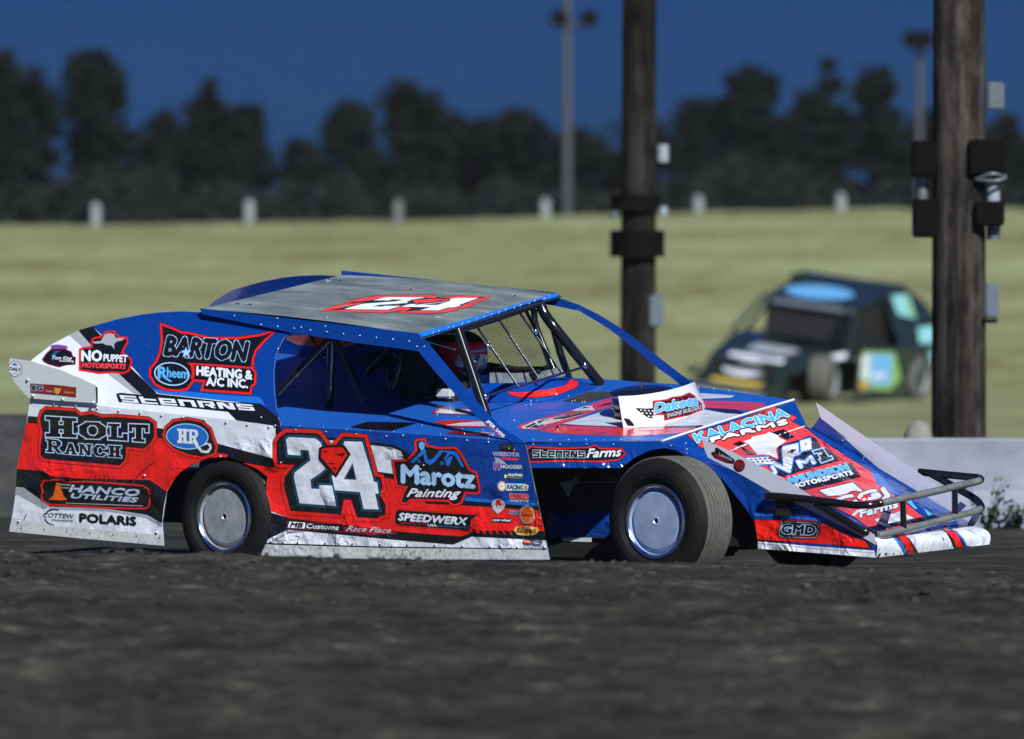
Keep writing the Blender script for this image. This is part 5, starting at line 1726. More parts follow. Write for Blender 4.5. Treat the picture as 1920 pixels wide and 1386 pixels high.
def dirt_h(x, y):
    # hump between the camera and the track
    lip = 0.236 - 0.022 * max(-3.0, min(3.0, x))
    z = -0.035
    hump = math.exp(-((y - 30.7) / 1.55) ** 2)
    if y < 30.7:
        z0 = -0.03 + (lip + .03) * max(0.0, 1 - (30.7 - y) / 14.0) ** 1.0
        z = max(z, z0) if y > 16 else z0
        z = z0
    else:
        z = -0.035 + (lip + .035) * math.exp(-((y - 30.7) / 1.1) ** 2)
    return z

def grid(name, xs, ys, hf, mat, kind='structure', smooth=True):
    vs = [(x, y, hf(x, y)) for y in ys for x in xs]
    nx = len(xs)
    fs = [(j * nx + i, j * nx + i + 1, (j + 1) * nx + i + 1, (j + 1) * nx + i) for j in range(len(ys) - 1) for i in range(nx - 1)]
    mb = MB()
    mb.add(vs, fs, mat, smooth)
    return mb.build(name, kind=kind)

def rng(a, b2, n):
    return [a + (b2 - a) * i / n for i in range(n + 1)]

def dirt_full(x, y):
    z = dirt_h(x, y)
    amp = 0.045 if y < 30.0 else max(0.004, 0.045 - 0.022 * (y - 30.0))
    if y > 33:
        amp = 0.006
    n1 = noise.fractal(Vector((x * .9, y * .9, 3.1)), 0.8, 2.1, 6)
    n2 = noise.fractal(Vector((x * 4.2, y * 5.0, 9.7)), 0.6, 2.1, 4)
    return z + amp * .55 * n1 + amp * .55 * n2
xs = rng(-9, 9, 360)
ys = rng(17.5, 34, 330) + rng(34.2, 52, 60)
track = grid('track', xs, ys, dirt_full, 'track_dirt')

plain('clod', (0.036, 0.035, 0.030), rough=.9, var=.6, scale=4)
# clods thrown up on the near bank: too many to count
mb = MB()
rc = random.Random(3)
for i in range(1300):
    y = rc.uniform(20.5, 31.4) if i % 3 == 0 else rc.uniform(28.2, 31.6)
    x = rc.uniform(-.09, .09) * y
    r_ = rc.choice((.006, .008, .010, .013, .018)) * rc.uniform(.7, 1.3)
    c = Vector((x, y, dirt_full(x, y) + r_ * .3))
    q = [Vector((rc.uniform(-1, 1), rc.uniform(-1, 1), rc.uniform(-1, 1))).normalized() for _ in range(8)]
    bm = bmesh.new()
    for p in q:
        bm.verts.new(c + Vector((p.x * 1.5, p.y, p.z * .75)) * r_)
    bmesh.ops.convex_hull(bm, input=bm.verts[:])
    bm.verts.index_update()
    ii = {v: k_ for k_, v in enumerate(bm.verts)}
    mb.add([v.co[:] for v in bm.verts], [tuple(ii[v] for v in f.verts) for f in bm.faces], 'clod')
    bm.free()
o = mb.build('dirt_clods', kind='stuff')
tag(o, 'small loose clods of dark dirt strewn over the near bank', 'dirt clods')

# ---- far ground under everything
def far_h(x, y):
    return -0.12
big = [-195, -100, 0, 100, 195]
grid('ground', big, [-15, 60, 150, 275], lambda x, y: -0.25, 'grass')

# ---- infield grass rising to the far bank
def berm_h(x, y):
    top = 3.24 + 0.0172 * x
    base = -0.03 + .125 * max(0, min(1, (y - 50) / 40.0))
    if y < 99:
        z = base
    elif y < 131:
        s = (y - 99) / 32.0
        s = s * s * (3 - 2 * s) * .45 + s * .55
        z = base + (top - base) * s
    elif y < 136:
        z = top
    else:
        z = max(-0.1, top - (y - 136) * .12)
    n_ = noise.fractal(Vector((x * .10, y * .22, 1.0)), 0.9, 2.1, 5)
    n2 = noise.fractal(Vector((x * 1.1, y * 1.6, 5.0)), 0.8, 2.1, 3)
    k_ = 0.5 if y < 99 else 1.0
    return z + .11 * n_ * k_ + .05 * n2 * k_ * (1 if y > 60 else .3)
grid('grass_field', rng(-26, 26, 230), rng(49, 98, 60) + rng(98.5, 137, 150) + rng(138, 170, 20), berm_h, 'grass')

# ---- barrier wall
m, nt, b = new_mat('concrete')
t1 = noise_tex(nt, 1.4, 6, 0.65, (0.6, 1, 1.2))
r = ramp(nt, t1.outputs['Fac'], [(0.3, (0.16, 0.17, 0.20)), (0.55, (0.28, 0.295, 0.36)), (0.75, (0.40, 0.42, 0.48))])
nt.links.new(r.outputs[0], b.inputs['Base Color'])
b.inputs['Roughness'].default_value = 0.85
plain('dark_left_bank', (0.040, 0.039, 0.037), rough=.95, var=.5, scale=3, bump=.05, bscale=8)
mb = MB()
n_ = 40
secs = []
for i in range(n_ + 1):
    px = 1440 + (2050 - 1440) * i / n_
    d = 43.3 - .2 * (px - 1440) / 600
    ptop = on_depth(px, 822 - 3 * max(0, (1640 - px) / 200) * 0, d)
    x, y, zt = ptop
    zt += .004 * noise.noise(Vector((x * 3, 0, 0)))
    secs.append([(x, y - .10, -.08), (x, y - .10, .10), (x, y - .04, .22), (x, y, zt - .02), (x, y + .02, zt), (x, y + .16, zt), (x, y + .18, zt - .02), (x, y + .28, -.08)])
k8 = len(secs[0])
vs = [p for s in secs for p in s]
fs = [(i * k8 + j, (i + 1) * k8 + j, (i + 1) * k8 + j + 1, i * k8 + j + 1) for i in range(n_) for j in range(k8 - 1)]
fs += [tuple(range(k8)), tuple(n_ * k8 + j for j in range(k8))[::-1]]
mb.add(vs, fs, 'concrete')
tag(mb.build('barrier_wall'), 'low pale grey concrete wall running behind the nose of the blue car', 'wall')

# dark left section of the wall line, built as a separate bank
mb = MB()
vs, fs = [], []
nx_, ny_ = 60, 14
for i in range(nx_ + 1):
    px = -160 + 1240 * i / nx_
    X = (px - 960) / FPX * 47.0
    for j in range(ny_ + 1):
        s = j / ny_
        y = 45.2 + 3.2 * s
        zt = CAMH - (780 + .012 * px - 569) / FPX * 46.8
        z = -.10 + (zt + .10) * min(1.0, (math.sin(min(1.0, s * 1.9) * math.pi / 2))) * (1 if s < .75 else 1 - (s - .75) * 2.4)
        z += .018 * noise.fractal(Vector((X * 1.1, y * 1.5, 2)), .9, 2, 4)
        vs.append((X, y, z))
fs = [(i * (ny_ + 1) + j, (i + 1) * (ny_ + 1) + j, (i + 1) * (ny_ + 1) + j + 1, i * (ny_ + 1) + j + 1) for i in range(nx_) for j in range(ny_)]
mb.add(vs, fs, 'dark_left_bank', True)
mb.build('dark_left_bank', kind='structure')

# pale boulder behind the wall
plain('pale_stone', (0.20, 0.20, 0.17), rough=.9, var=.3, scale=6)
mb = MB()
c = on_depth(1722, 815, 44.6)
mb.ball((c.x, c.y, c.z - .05), .1, 'pale_stone', 14, 8, (1.05, .9, 1.55))
for i, v in enumerate(mb.v):
    q = Vector(v)
    mb.v[i] = tuple(q + (q - c) * .12 * noise.noise(q * 9))
z0 = min(v[2] for v in mb.v)
mb.v = [(v[0], v[1], v[2] if v[2] > c.z - .05 else c.z - .05 + (v[2] - c.z + .05) * (c.z - .05 + .03) / (c.z - .05 - z0)) for v in mb.v]
tag(mb.build('boulder'), 'pale rounded stone standing just behind the grey wall beside the thick pole', 'stone')

# ---- wooden poles with fittings
m, nt, b = new_mat('pole_wood')
t1 = noise_tex(nt, 9, 6, 0.75, (1.2, 1.2, 0.06))
t2 = noise_tex(nt, 4, 5, 0.7, (1, 1, 0.45))
mm_ = N(nt, 'ShaderNodeMath', operation='ADD')
nt.links.new(t1.outputs['Fac'], mm_.inputs[0])
nt.links.new(t2.outputs['Fac'], mm_.inputs[1])
dv_ = N(nt, 'ShaderNodeMath', operation='MULTIPLY')
dv_.inputs[1].default_value = 0.5
nt.links.new(mm_.outputs[0], dv_.inputs[0])
r = ramp(nt, dv_.outputs[0], [(0.40, (0.006, 0.005, 0.0045)), (0.49, (0.026, 0.022, 0.019)), (0.60, (0.078, 0.068, 0.060))])
nt.links.new(r.outputs[0], b.inputs['Base Color'])
b.inputs['Roughness'].default_value = 0.9
b.inputs['Specular IOR Level'].default_value = 0.1
bp = N(nt, 'ShaderNodeBump')
bp.inputs['Distance'].default_value = 0.03
nt.links.new(t1.outputs['Fac'], bp.inputs['Height'])
nt.links.new(bp.outputs[0], b.inputs['Normal'])
plain('dark_iron', (0.005, 0.0045, 0.004), rough=.8, var=.4, spec=.05)
plain('galvanised', (0.17, 0.20, 0.21), rough=.4, metal=.5, var=.2)
plain('box_grey', (0.11, 0.135, 0.165), rough=.5, var=.15)
plain('glass_white', (0.30, 0.34, 0.36), rough=.25, var=.1)

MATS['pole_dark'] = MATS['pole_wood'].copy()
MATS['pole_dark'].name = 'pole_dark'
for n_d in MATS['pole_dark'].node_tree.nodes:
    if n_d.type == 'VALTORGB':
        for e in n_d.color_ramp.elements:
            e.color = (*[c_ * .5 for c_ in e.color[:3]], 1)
def pole_thing(px0, px1, d, label, zg, top=4.6, lean=0.0, mat='pole_wood'):
    xa, xb = on_depth(px0, 400, d), on_depth(px1, 400, d)
    x = (xa.x + xb.x) / 2
    r_ = (xb.x - xa.x) / 2
    t_ = thing('utility_pole', label, 'pole', (x, d, zg), 0)
    mb = MB()
    pts_ = [(lean * z, 0, z) for z in rng(-.15, top + .4, 12)]
    mb.tube(pts_, r_ * 1.02, mat, 28, r_end=r_ * .93)
    mb.build('shaft', t_)
    return t_, x, r_
def pole_box(t_, px0, py0, px1, py1, d, zg, x, name, mat, dep=.18, yo=0.0, bev=.012):
    a, b2 = on_depth(px0, py0, d), on_depth(px1, py1, d)
    mb = MB()
    mb.box(((a.x + b2.x) / 2 - x, yo, (a.z + b2.z) / 2 - zg), (abs(b2.x - a.x), dep, abs(a.z - b2.z)), mat, bev=bev)
    return mb, mb.build(name, t_)
ZG = -.03
T1, X1, R1_ = pole_thing(1747, 1849, 46.0, 'thick weathered wooden pole with dark boxes on both sides, standing behind the grey wall', ZG)
for q in ((1708, 265, 1752, 333, 'mounting_box', 'dark_iron'), (1710, 374, 1752, 446, 'mounting_box', 'dark_iron'), (1812, 263, 1881, 328, 'mounting_box', 'dark_iron'), (1824, 378, 1879, 424, 'mounting_box', 'dark_iron')):
    pole_box(T1, q[0], q[1], q[2], q[3], 46.0, ZG, X1, q[4], q[5], .24, -.12)
def pole_cyl(t_, px, py0, py1, rpx, d, zg, x, name, mat, yo=-.1):
    a, b2 = on_depth(px, py0, d), on_depth(px, py1, d)
    r_ = rpx / FPX * d
    mb = MB()
    mb.tube([(a.x - x, yo, a.z - zg), (b2.x - x, yo, b2.z - zg)], r_, mat, 16)
    return mb.build(name, t_)
pole_cyl(T1, 1727, 334, 374, 11, 46, ZG, X1, 'insulator', 'galvanised')
pole_cyl(T1, 1860, 350, 378, 13, 46, ZG, X1, 'insulator', 'glass_white')
pole_cyl(T1, 1861, 424, 450, 13, 46, ZG, X1, 'insulator', 'galvanised')
mb = MB()
a, b2 = on_depth(1826, 338, 46), on_depth(1882, 330, 46)
pr = [(a.x - X1, -.2, a.z - ZG), ((a.x + b2.x) / 2 - X1, -.24, b2.z - ZG + .01), (b2.x - X1, -.2, b2.z - ZG - .01), ((a.x + b2.x) / 2 - X1 + .03, -.24, a.z - ZG - .01), (a.x - X1, -.2, a.z - ZG)]
mb.tube(smooth(pr), .012, 'galvanised', 8)
mb.build('bracket', T1)
pole_box(T1, 1850, 155, 1881, 207, 46.0, ZG, X1, 'meter_box', 'galvanised', .12, -.05)
pole_box(T1, 1845, 531, 1871, 596, 46.0, ZG, X1, 'switch_box', 'box_grey', .12, -.05)
mb, _ = pole_box(T1, 1838, 598, 1868, 606, 46.0, ZG, X1, 'bracket', 'dark_iron', .16, -.05, .004)

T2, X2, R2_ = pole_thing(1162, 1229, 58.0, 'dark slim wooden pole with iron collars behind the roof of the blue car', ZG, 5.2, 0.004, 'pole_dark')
pole_cyl(T2, 1195, 432, 482, 51, 58, ZG, X2, 'collar', 'dark_iron', 0)
pole_cyl(T2, 1192, 366, 396, 47, 58, ZG, X2, 'collar', 'dark_iron', 0)
pole_cyl(T2, 1242, 272, 304, 11, 58, ZG, X2, 'insulator', 'glass_white')
pole_cyl(T2, 1243, 388, 404, 8, 58, ZG, X2, 'insulator', 'glass_white')
pole_cyl(T2, 1152, 396, 410, 9, 58, ZG, X2, 'insulator', 'galvanised')
pole_box(T2, 1216, 553, 1244, 612, 58, ZG, X2, 'switch_box', 'box_grey', .12, -.06)

# ---- far lamp poles
plain('grey_pole', (0.060, 0.060, 0.072), rough=.7, var=.2)
def lamp_pole(px, wpx, d, ytop, yh, lamps, label):
    zb = berm_h((px - 960) / FPX * d, d) - .1
    c = on_depth(px, 400, d)
    t_ = thing('floodlight_pole', label, 'light pole', (c.x, d, zb), 0, 'lamp poles beyond the bank')
    r_ = wpx / 2 / FPX * d
    zt = on_depth(px, ytop, d).z - zb
    mb = MB()
    mb.tube([(0, 0, z) for z in rng(0, zt, 6)], r_, 'grey_pole', 14, r_end=r_ * .8)
    mb.build('shaft', t_)
    zh = on_depth(px, yh, d).z - zb
    mb = MB()
    x0, x1 = [(l - px) / FPX * d for l in (lamps[0], lamps[-1])]
    mb.tube([(min(x0, 0), -.1, zh - .12), (max(x1, 0), -.1, zh - .10)], .045, 'grey_pole', 8)
    mb.build('crossarm', t_)
    for l in lamps:
        xl = (l - px) / FPX * d
        mb = MB()
        Mx = Matrix.Translation((xl, -.18, zh)) @ Matrix.Rotation(R(20), 4, 'Y') @ Matrix.Rotation(R(90), 4, 'Z')
        mb.lathe([(.0, .10), (.07, .10), (.10, .04), (.19, -.10), (.20, -.13), (.17, -.12), (.0, -.10)], Mx, 'dark_iron', 20)
        mb.build('lamp_head', t_)
lamp_pole(1063, 18, 139, -60, 36, (1048, 1104), 'grey floodlight pole left of the dark wooden pole, rising from behind the grass bank')
lamp_pole(1723, 16, 139, 62, 75, (1706, 1732), 'short grey floodlight pole seen just left of the thick wooden pole')

# ---- white fence posts along the top of the bank
plain('post_white', (0.27, 0.285, 0.285), rough=.7, var=.15)
plain('post_grey', (0.15, 0.15, 0.145), rough=.7, var=.15)
names = ['leftmost white post on top of the grass bank', 'second white post from the left on the grass bank', 'greyer post on the grass bank above the tail of the blue car roof', 'white post on the grass bank beside the slim grey floodlight pole', 'white post on the grass bank right of the dark wooden pole', 'rightmost white post on the grass bank, left of the thick wooden pole']
for i, (px, py) in enumerate(((180, 384), (468, 378), (747, 378), (1023, 376), (1310, 370), (1577, 366))):
    d = 131.5
    c = on_depth(px, py, d)
    zb = berm_h(c.x, d) - .12
    mb = MB()
    h_ = c.z - zb
    mb.box((0, 0, h_ / 2), (.17, .17, h_), 'post_grey' if i == 2 else 'post_white', bev=.02)
    mb.box((0, 0, h_ + .02), (.12, .12, .05), 'post_grey' if i == 2 else 'post_white', bev=.015)
    o = mb.build('fence_post', None, (c.x, d, zb))
    tag(o, names[i], 'fence post', 'posts along the top of the bank')

# ---- trees beyond the bank
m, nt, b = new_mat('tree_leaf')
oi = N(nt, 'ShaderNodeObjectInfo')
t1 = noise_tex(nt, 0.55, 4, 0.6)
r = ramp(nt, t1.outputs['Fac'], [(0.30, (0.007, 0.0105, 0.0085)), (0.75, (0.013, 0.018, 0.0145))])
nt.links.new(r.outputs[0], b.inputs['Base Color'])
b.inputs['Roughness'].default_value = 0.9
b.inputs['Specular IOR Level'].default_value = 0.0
plain('scrub_leaf_hazed', (0.021, 0.023, 0.0215), rough=.95, spec=0.0, var=.3, scale=.25)
plain('bark', (0.035, 0.03, 0.025), rough=.9, var=.3)

def tree(px, py, halfpx, d, seed, label, lobes=None, squat=.5):
    rt_ = random.Random(seed)
    c = on_depth(px, py, d)
    ht = c.z + .1
    hw = 1.4 * halfpx / FPX * d
    t_ = thing('tree', label, 'tree', (c.x, d, -.1), 0, 'trees beyond the grass bank')
    mb = MB()
    mb.tube([(0, 0, 0), (.08, 0, ht * .3), (-.05, .05, ht * .6), (0, 0, ht * .93)], .22, 'bark', 8, r_end=.04)
    brs = []
    for i in range(16):
        z = ht * (.18 + .72 * i / 15)
        a = rt_.uniform(0, 6.28)
        L_ = hw * (1.05 - .85 * (i / 15) ** 1.3) * rt_.uniform(.6, 1.05)
        e = Vector((math.cos(a) * L_, math.sin(a) * L_ * .8, z + L_ * .35))
        mb.tube([(0, 0, z), e * .5 + Vector((0, 0, z * .5 - .05)), e], .05, 'bark', 5, r_end=.012)
        brs.append(e)
    mb.build('trunk', t_)
    mb = MB()
    blobs = []
    tiers = [rt_.uniform(.62, 1.12) for _ in range(9)]
    def prof(q):
        k_ = tiers[min(8, int(q * 9))]
        return (1.15 - 1.0 * max(0.0, q - .25) ** .85) * k_ if q < .9 else .22
    for i in range(9):
        q = .10 + .80 * i / 8
        blobs.append((Vector((rt_.uniform(-.12, .12) * hw, rt_.uniform(-.1, .1) * hw, ht * q)), hw * .50 * prof(q)))
    for i in range(40):
        q = rt_.uniform(.10, .95)
        a = rt_.uniform(0, 6.28)
        L_ = hw * prof(q) * rt_.uniform(.45, .98)
        blobs.append((Vector((math.cos(a) * L_, math.sin(a) * L_ * .8, ht * q + .12 * L_)), hw * rt_.uniform(.16, .32)))
    blobs.append((Vector((0, 0, ht * .965)), hw * .12))
    blobs.append((Vector((.04 * hw, 0, ht * .90)), hw * .18))
    vs, fs = [], []
    for c0, br in blobs:
        n_ = min(int(100 + 370 * br), 680)
        for _ in range(n_):
            u = Vector((rt_.gauss(0, 1), rt_.gauss(0, 1), rt_.gauss(0, 1))).normalized() * br * rt_.uniform(.1, 1.0) ** .6 * (1.7 if rt_.random() < .3 else 1.0)
            p = c0 + Vector((u.x, u.y, u.z * .8))
            if p.z < .1 or p.z > ht:
                continue
            s_ = rt_.uniform(.09, .20)
            n1 = Vector((rt_.gauss(0, 1), rt_.gauss(0, 1), rt_.gauss(0, 1))).normalized()
            n2 = n1.orthogonal().normalized()
            n3 = n1.cross(n2)
            o = len(vs)
            vs += [p + n2 * s_, p + n3 * s_ * .7, p - n2 * s_, p - n3 * s_ * .7]
            fs.append((o, o + 1, o + 2, o + 3))
    mb.add(vs, fs, 'tree_leaf')
    mb.build('crown', t_)
TREES = [
    (0, 92, 95, 176, 'tall dark tree cut by the left edge of the photo'),
    (72, 140, 42, 186, 'narrow dark tree in the gap between the two tallest trees at left'),
    (178, 88, 92, 172, 'tall broad dark tree above the leftmost white post'),
    (310, 205, 75, 192, 'low hazy tree right of the tall tree at the left'),
    (392, 142, 62, 176, 'pointed dark tree left of the centre gap in the tree line'),
    (462, 192, 56, 182, 'shorter rounded tree on the right flank of the pointed tree'),
    (560, 262, 95, 196, 'lowest bush under the dip in the tree line'),
    (650, 186, 66, 184, 'tree with a flat spreading shoulder left of the middle crown'),
    (762, 150, 84, 174, 'large dark tree with knobbly crown in the middle of the tree line'),
    (850, 210, 70, 190, 'low tree leaning on the right side of the knobbly middle crown'),
    (962, 203, 84, 188, 'rounded pale tree left of the slim grey floodlight pole'),
    (1085, 240, 78, 196, 'low tree directly behind the slim grey floodlight pole'),
    (1205, 222, 84, 192, 'low tree hidden behind the dark wooden pole'),
    (1315, 182, 72, 186, 'sloping tree just right of the dark wooden pole'),
    (1405, 120, 78, 176, 'broad tree with a small peaked top between the two wooden poles'),
    (1480, 205, 60, 190, 'filler tree in the notch right of the peaked tree'),
    (1552, 102, 62, 172, 'tallest dark tree between the two wooden poles'),
    (1655, 115, 58, 176, 'dark pointed tree next to the short floodlight pole'),
    (1770, 200, 80, 188, 'low tree mostly hidden behind the thick wooden pole'),
    (1890, 214, 82, 190, 'low dark tree at the right edge of the photo'),
]
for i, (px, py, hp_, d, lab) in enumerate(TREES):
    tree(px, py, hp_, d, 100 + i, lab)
# scrub closing the foot of the trees: one continuous thicket, its pale colour standing in for haze
mb = MB()
rt_ = random.Random(77)
vs, fs = [], []
for _ in range(52000):
    x = rt_.uniform(-18, 18)
    y = rt_.uniform(158, 166)
    hmax = 4.6 + 1.0 * noise.noise(Vector((x * .25, 0, 4))) + .6 * noise.noise(Vector((x * 1.3, 0, 8)))
    z = rt_.uniform(0, 1) ** 1.5 * hmax
    p = Vector((x, y, z))
    s_ = rt_.uniform(.07, .15)
    n1 = Vector((rt_.gauss(0, 1), rt_.gauss(0, 1), rt_.gauss(0, 1))).normalized()
    n2 = n1.orthogonal().normalized()
    n3 = n1.cross(n2)
    o = len(vs)
    vs += [p + n2 * s_, p + n3 * s_ * .7, p - n2 * s_, p - n3 * s_ * .7]
    fs.append((o, o + 1, o + 2, o + 3))
mb.add(vs, fs, 'scrub_leaf_hazed')
o = mb.build('thicket', kind='stuff')
tag(o, 'haze-coloured grey continuous thicket of scrub at the foot of the tree line', 'undergrowth')

# ---- weeds at the foot of the wall
m, nt, b = new_mat('weed_leaf')
b.inputs['Base Color'].default_value = (0.022, 0.05, 0.014, 1)
b.inputs['Roughness'].default_value = .6
def weed(px, py, d, hh, label, seed):
    rw_ = random.Random(seed)
    c = on_depth(px, py, d)
    t_ = thing('weed', label, 'plant', (c.x, d, -.05), 0, 'weeds at the foot of the wall')
    mb = MB()
    ms = MB()
    for i in range(26):
        a = rw_.uniform(0, 6.28)
        L_ = rw_.uniform(.3, 1) * hh
        tip = Vector((math.cos(a) * L_ * .45, math.sin(a) * L_ * .3, L_))
        ms.tube([(0, 0, 0), tip * .5 + Vector((0, 0, .02)), tip], .003, 'weed_leaf', 4, r_end=.0015)
        for j in range(9):
            p = tip * (.3 + .75 * j / 8)
            q = Vector((rw_.gauss(0, 1), rw_.gauss(0, 1), rw_.gauss(0, .6))).normalized() * rw_.uniform(.03, .055)
            w_ = q.cross(Vector((0, 0, 1))).normalized() * .014
            mb.add([p, p + q * .5 + w_, p + q, p + q * .5 - w_], [(0, 1, 2, 3)], 'weed_leaf')
    ms.build('stems', t_)
    mb.build('leaves', t_)
weed(1850, 960, 42.6, .36, 'small dark green weed at the foot of the grey wall beyond the bumper', 1)
weed(1905, 975, 42.9, .2, 'tiny green weed at the wall foot by the right edge of the photo', 2)

# ================================================================ the second race car, far behind
paint('dark_green', (0.010, 0.022, 0.018), bump=.01, dirt=.6, rough=.3)
paint('lime', (0.24, 0.46, 0.10), bump=.0)
paint('aqua', (0.28, 0.62, 0.62), bump=.0)
paint('light_blue', (0.16, 0.46, 0.80), bump=.0)
ang2 = math.atan2(-.866, -.50)
car2 = thing('race_car', 'dark green race car with pale blue and lime patches, beyond the thick wooden pole', 'race car', (4.36, 90.2, .09), ang2)
def squash(p):
    return (p[0] if p[0] < 1.6 else 1.6 + (p[0] - 1.6) * .78, p[1], p[2])
def lean(mb):
    mb.v = [(p[0], p[1], p[2] * 1.0 - .13 * p[1] + .03 + (.06 if .0 < p[0] < 1.1 and p[2] > .6 and p[2] < 1.0 else 0)) for p in mb.v]
# local: u forward, v left (faces the camera), h up; rear axle at u=-1.3, front axle at 1.45
def sym(pts):
    return [Vector(p) for p in pts]
mb = MB()
side = [(-2.3, .95, .30), (-2.35, .95, .88), (-1.0, .95, .86), (.55, .95, .80), (.75, .95, .16), (-.88, .95, .14), (-.92, .95, .40), (-1.1, .95, .62), (-1.35, .95, .68), (-1.6, .95, .60), (-1.75, .95, .38), (-1.78, .95, .16)]
mb.prism(side, (0, -.01, 0), 'dark_green')
mb.prism([(-.50, .955, .80), (.50, .955, .76), (.62, .955, .30), (-.35, .955, .26), (-.7, .955, .42)], (0, -.004, 0), 'lime')
mb.prism([(-.42, .960, .76), (.22, .960, .72), (.30, .960, .36), (-.35, .960, .34)], (0, -.004, 0), 'light_blue')
mb.prism([(.27, .960, .72), (.52, .960, .70), (.58, .960, .45), (.34, .960, .42)], (0, -.004, 0), 'white')
mb.prism([(.33, .964, .40), (.62, .964, .40), (.60, .964, .28), (.36, .964, .28)], (0, -.003, 0), 'gold')
mb.prism([(-.2, .963, .52), (.2, .963, .50), (.2, .963, .42), (-.2, .963, .44)], (0, -.003, 0), 'white')
mb.prism([(-2.1, .955, .80), (-1.6, .955, .82), (-1.7, .955, .60), (-2.1, .955, .52)], (0, -.004, 0), 'aqua')
lean(mb)
mb.build('side_panel', car2)
mb = MB()
mb.prism([(p[0], -p[1], p[2]) for p in side], (0, .01, 0), 'dark_green')
lean(mb)
mb.build('side_panel', car2)
mb = MB()
sail = [(-2.35, .95, .88), (-2.2, .90, 1.10), (-1.7, .82, 1.50), (-1.1, .76, 1.75), (-.55, .74, 1.70), (-.62, .84, 1.2), (-.75, .95, .86)]
mb.prism(sail, (0, -.01, 0), 'dark_green')
SN = (Vector(sail[1]) - Vector(sail[0])).cross(Vector(sail[-1]) - Vector(sail[0])).normalized()
if SN.y < 0:
    SN = -SN
def onsail(u, h):
    p = Vector(sail[0])
    y = p.y - ((u - p.x) * SN.x + (h - p.z) * SN.z) / SN.y
    return Vector((u, y, h)) + SN * .012
mb.add([onsail(*q) for q in ((-1.35, 1.26), (-.80, 1.32), (-.70, 1.58), (-1.25, 1.60))], [(0, 1, 2, 3)], 'aqua')
mb.add([onsail(*q) for q in ((-2.0, .92), (-1.3, .92), (-1.35, 1.14), (-1.9, 1.16))], [(0, 1, 2, 3)], 'aqua')
mb.add([onsail(*q) + SN * .002 for q in ((-1.3, 1.28), (-1.2, 1.28), (-1.1, 1.58), (-1.2, 1.58))], [(0, 1, 2, 3)], 'lime')
lean(mb)
mb.build('sail_panel', car2)
mb = MB()
mb.prism([(p[0], -p[1], p[2]) for p in sail], (0, .01, 0), 'dark_green')
lean(mb)
mb.build('sail_panel', car2)
mb = MB()
mb.prism([(-1.2, .78, 1.70), (-1.2, -.78, 1.70), (.25, -.74, 1.36), (.25, .74, 1.36)], (0, 0, .03), 'dark_green')
er = [(-.22 + .36 * math.cos(t * .35), -.10 + .52 * math.sin(t * .35)) for t in range(18)]
mb.add([(u, v, 1.405 + (.25 - u) * .2345) for u, v in er], [tuple(range(18))], 'light_blue')
mb.prism([(.25, .74, 1.37), (.25, -.74, 1.37), (.31, -.74, 1.31), (.31, .74, 1.31)], (-.02, 0, 0), 'box_grey')
lean(mb)
mb.build('roof', car2)
mb = MB()
mb.prism([(-2.3, .94, .87), (-2.3, -.94, .87), (.75, -.93, .80), (2.0, -.68, .62), (2.0, .68, .62), (.75, .93, .80)], (0, 0, -.02), 'dark_green')
mb.prism([(1.2, .35, .765), (1.2, -.35, .765), (1.65, -.3, .70), (1.65, .3, .70)], (0, 0, -.008), 'steel_grey')
mb.prism([(.7, .95, .80), (2.0, .7, .62), (2.3, .66, .45), (2.2, .70, .48), (1.9, .74, .55), (1.2, .80, .70), (.72, .95, .62)], (0, -.01, 0), 'dark_green')
mb.prism([(.95, .935, .745), (1.45, .83, .73), (1.45, .835, .66), (1.0, .935, .66)], (0, -.02, 0), 'white')
mb.v = [squash(p) for p in mb.v]
lean(mb)
mb.build('hood', car2)
mb = MB()
mb.prism([(2.0, .68, .62), (2.0, -.68, .62), (2.55, -.60, .40), (2.55, .60, .40)], (0, 0, -.03), 'dark_green')
mb.prism([(2.55, -.60, .40), (3.05, -.57, .20), (3.05, .57, .20), (2.55, .60, .40)], (0, 0, -.03), 'dark_green')
def onnose(u):
    return .62 - (u - 2.0) / .55 * .22 if u < 2.55 else .40 - (u - 2.55) / .5 * .20
mb.add([(1.98, .45, .645), (1.98, -.4, .645), (2.1, -.4, onnose(2.1) + .015), (2.1, .45, onnose(2.1) + .015)], [(3, 2, 1, 0)], 'white')
el = [(2.42 + .26 * math.cos(t * .35), .0 + .34 * math.sin(t * .35)) for t in range(18)]
mb.add([(u, v, onnose(u) + .02) for u, v in el], [tuple(range(18))], 'white')
mb.add([(2.80, .45, onnose(2.8) + .012), (2.80, -.35, onnose(2.8) + .012), (2.92, -.35, onnose(2.92) + .012), (2.92, .45, onnose(2.92) + .012)], [(3, 2, 1, 0)], 'yellow')
mb.prism([(2.2, .60, .50), (3.05, .58, .22), (3.08, .58, .06), (2.2, .60, .10)], (0, -.01, 0), 'dark_green')
mb.prism([(2.2, -.60, .50), (3.05, -.58, .22), (3.08, -.58, .06), (2.2, -.60, .10)], (0, .01, 0), 'dark_green')
mb.prism([(3.05, .57, .22), (3.05, -.57, .22), (3.10, -.57, .05), (3.10, .57, .05)], (-.02, 0, 0), 'grey')
mb.v = [squash(p) for p in mb.v]
lean(mb)
mb.build('nose', car2)
mb = MB()
mb.tube(smooth([(2.7, .60, .42), (3.05, .60, .38), (3.2, .5, .36), (3.2, -.5, .36), (3.05, -.6, .38), (2.7, -.6, .42)]), .022, 'black_tube', 8)
mb.tube(smooth([(2.9, .60, .22), (3.2, .52, .20), (3.22, -.5, .20), (2.9, -.6, .22)]), .022, 'black_tube', 8)
mb.v = [squash(p) for p in mb.v]
lean(mb)
mb.build('front_bumper', car2)
mb = MB()
mb.box((.6, 0, .35), (3.4, .95, .4), 'matte_black', bev=.02)
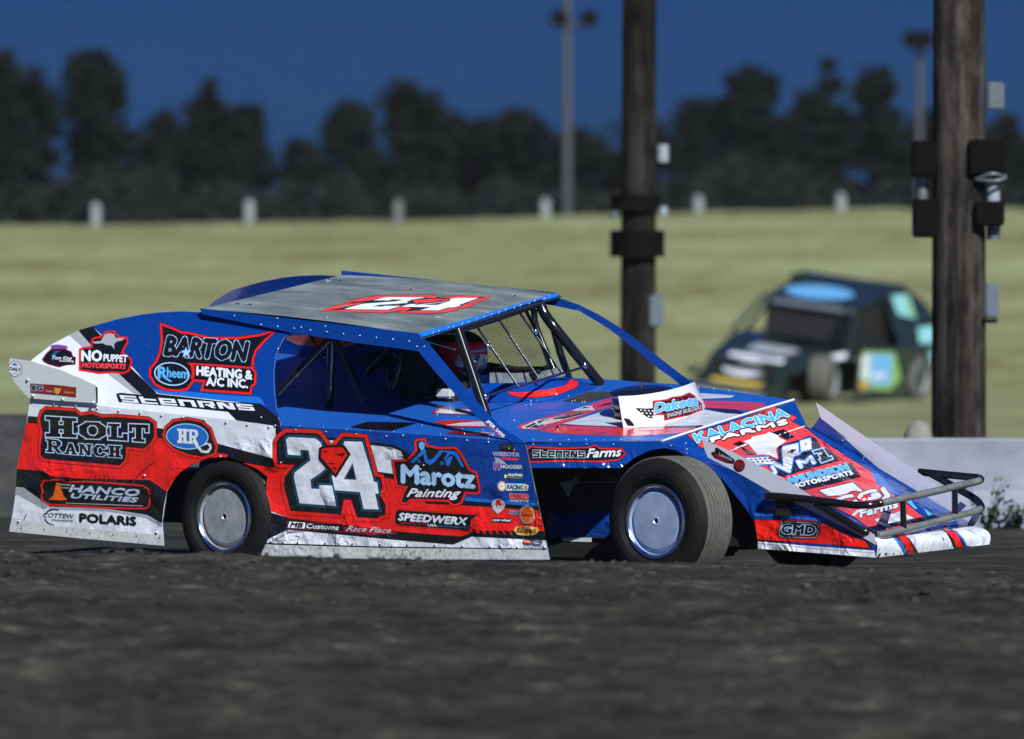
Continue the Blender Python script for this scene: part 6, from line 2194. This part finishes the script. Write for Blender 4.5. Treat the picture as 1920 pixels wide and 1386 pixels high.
mb.prism([(-1.15, .70, .75), (-1.15, .70, 1.67), (.2, .70, 1.36), (.35, .70, .80)], (0, -1.4, 0), 'matte_black')  # solid black wedge fills the cabin to imitate its shaded interior
for s in (-1, 1):
    mb.tube([(.25, s * .6, 1.40), (.9, s * .72, .80)], .03, 'black_tube')
    mb.tube([(-.5, s * .6, 1.45), (-.55, s * .6, .8)], .025, 'black_tube')
    mb.tube([(.25, s * .73, 1.40), (.95, s * .9, .80)], .03, 'dark_green')
mb.box((-.35, .0, 1.0), (.1, .5, .6), 'seat_black', bev=.03)
lean(mb)
mb.build('chassis', car2)
mb = MB()
mb.prism([(-2.35, .97, .85), (-2.9, .97, .92), (-2.95, .97, 1.15), (-2.4, .97, 1.1)], (0, -.01, 0), 'box_grey')
mb.prism([(-2.45, .95, .9), (-2.45, -.95, .9), (-2.75, -.95, 1.1), (-2.75, .95, 1.1)], (0, 0, -.01), 'box_grey')
lean(mb)
mb.build('spoiler', car2)
def wheel2(u, v, s, yaw=0.0):
    Mx = Matrix.Translation((u, v, .335)) @ Matrix.Rotation(yaw, 4, 'Z') @ Matrix.Rotation(R(90 * s), 4, 'Z')
    mb = MB()
    mb.lathe([(0, -.03), (.05, -.03), (.16, -.05), (.185, -.02)], Mx, 'dusty_black', 32)
    w_ = mb.build('wheel', car2)
    mb = MB()
    mb.lathe([(.185, -.02), (.2, .004), (.208, -.01)], Mx, 'grey', 32)
    mb.build('rim', w_)
    mb = MB()
    mb.lathe([(.206, -.01), (.25, .02), (.30, .012), (.335, -.03), (.342, -.06), (.342, -.24), (.33, -.27), (.25, -.29)], Mx, 'tyre_tread', 40)
    mb.build('tyre', w_)
wheel2(1.45, .97, 1, R(12))
wheel2(1.45, -.97, -1, R(12))
wheel2(-1.35, .95, 1)
wheel2(-1.35, -.95, -1)

# ---- dusty evening air over the whole place
m, nt, b = new_mat('haze')
nt.nodes.remove(b)
vp = N(nt, 'ShaderNodeVolumePrincipled')
vp.inputs['Color'].default_value = (0.68, 0.70, 0.70, 1)
vp.inputs['Density'].default_value = 0.00016
nt.links.new(vp.outputs[0], nt.nodes['Material Output'].inputs['Volume'])
mb = MB()
mb.box((0, 130, 5.5), (400, 300, 14), 'haze')
mb.build('haze', kind='stuff')
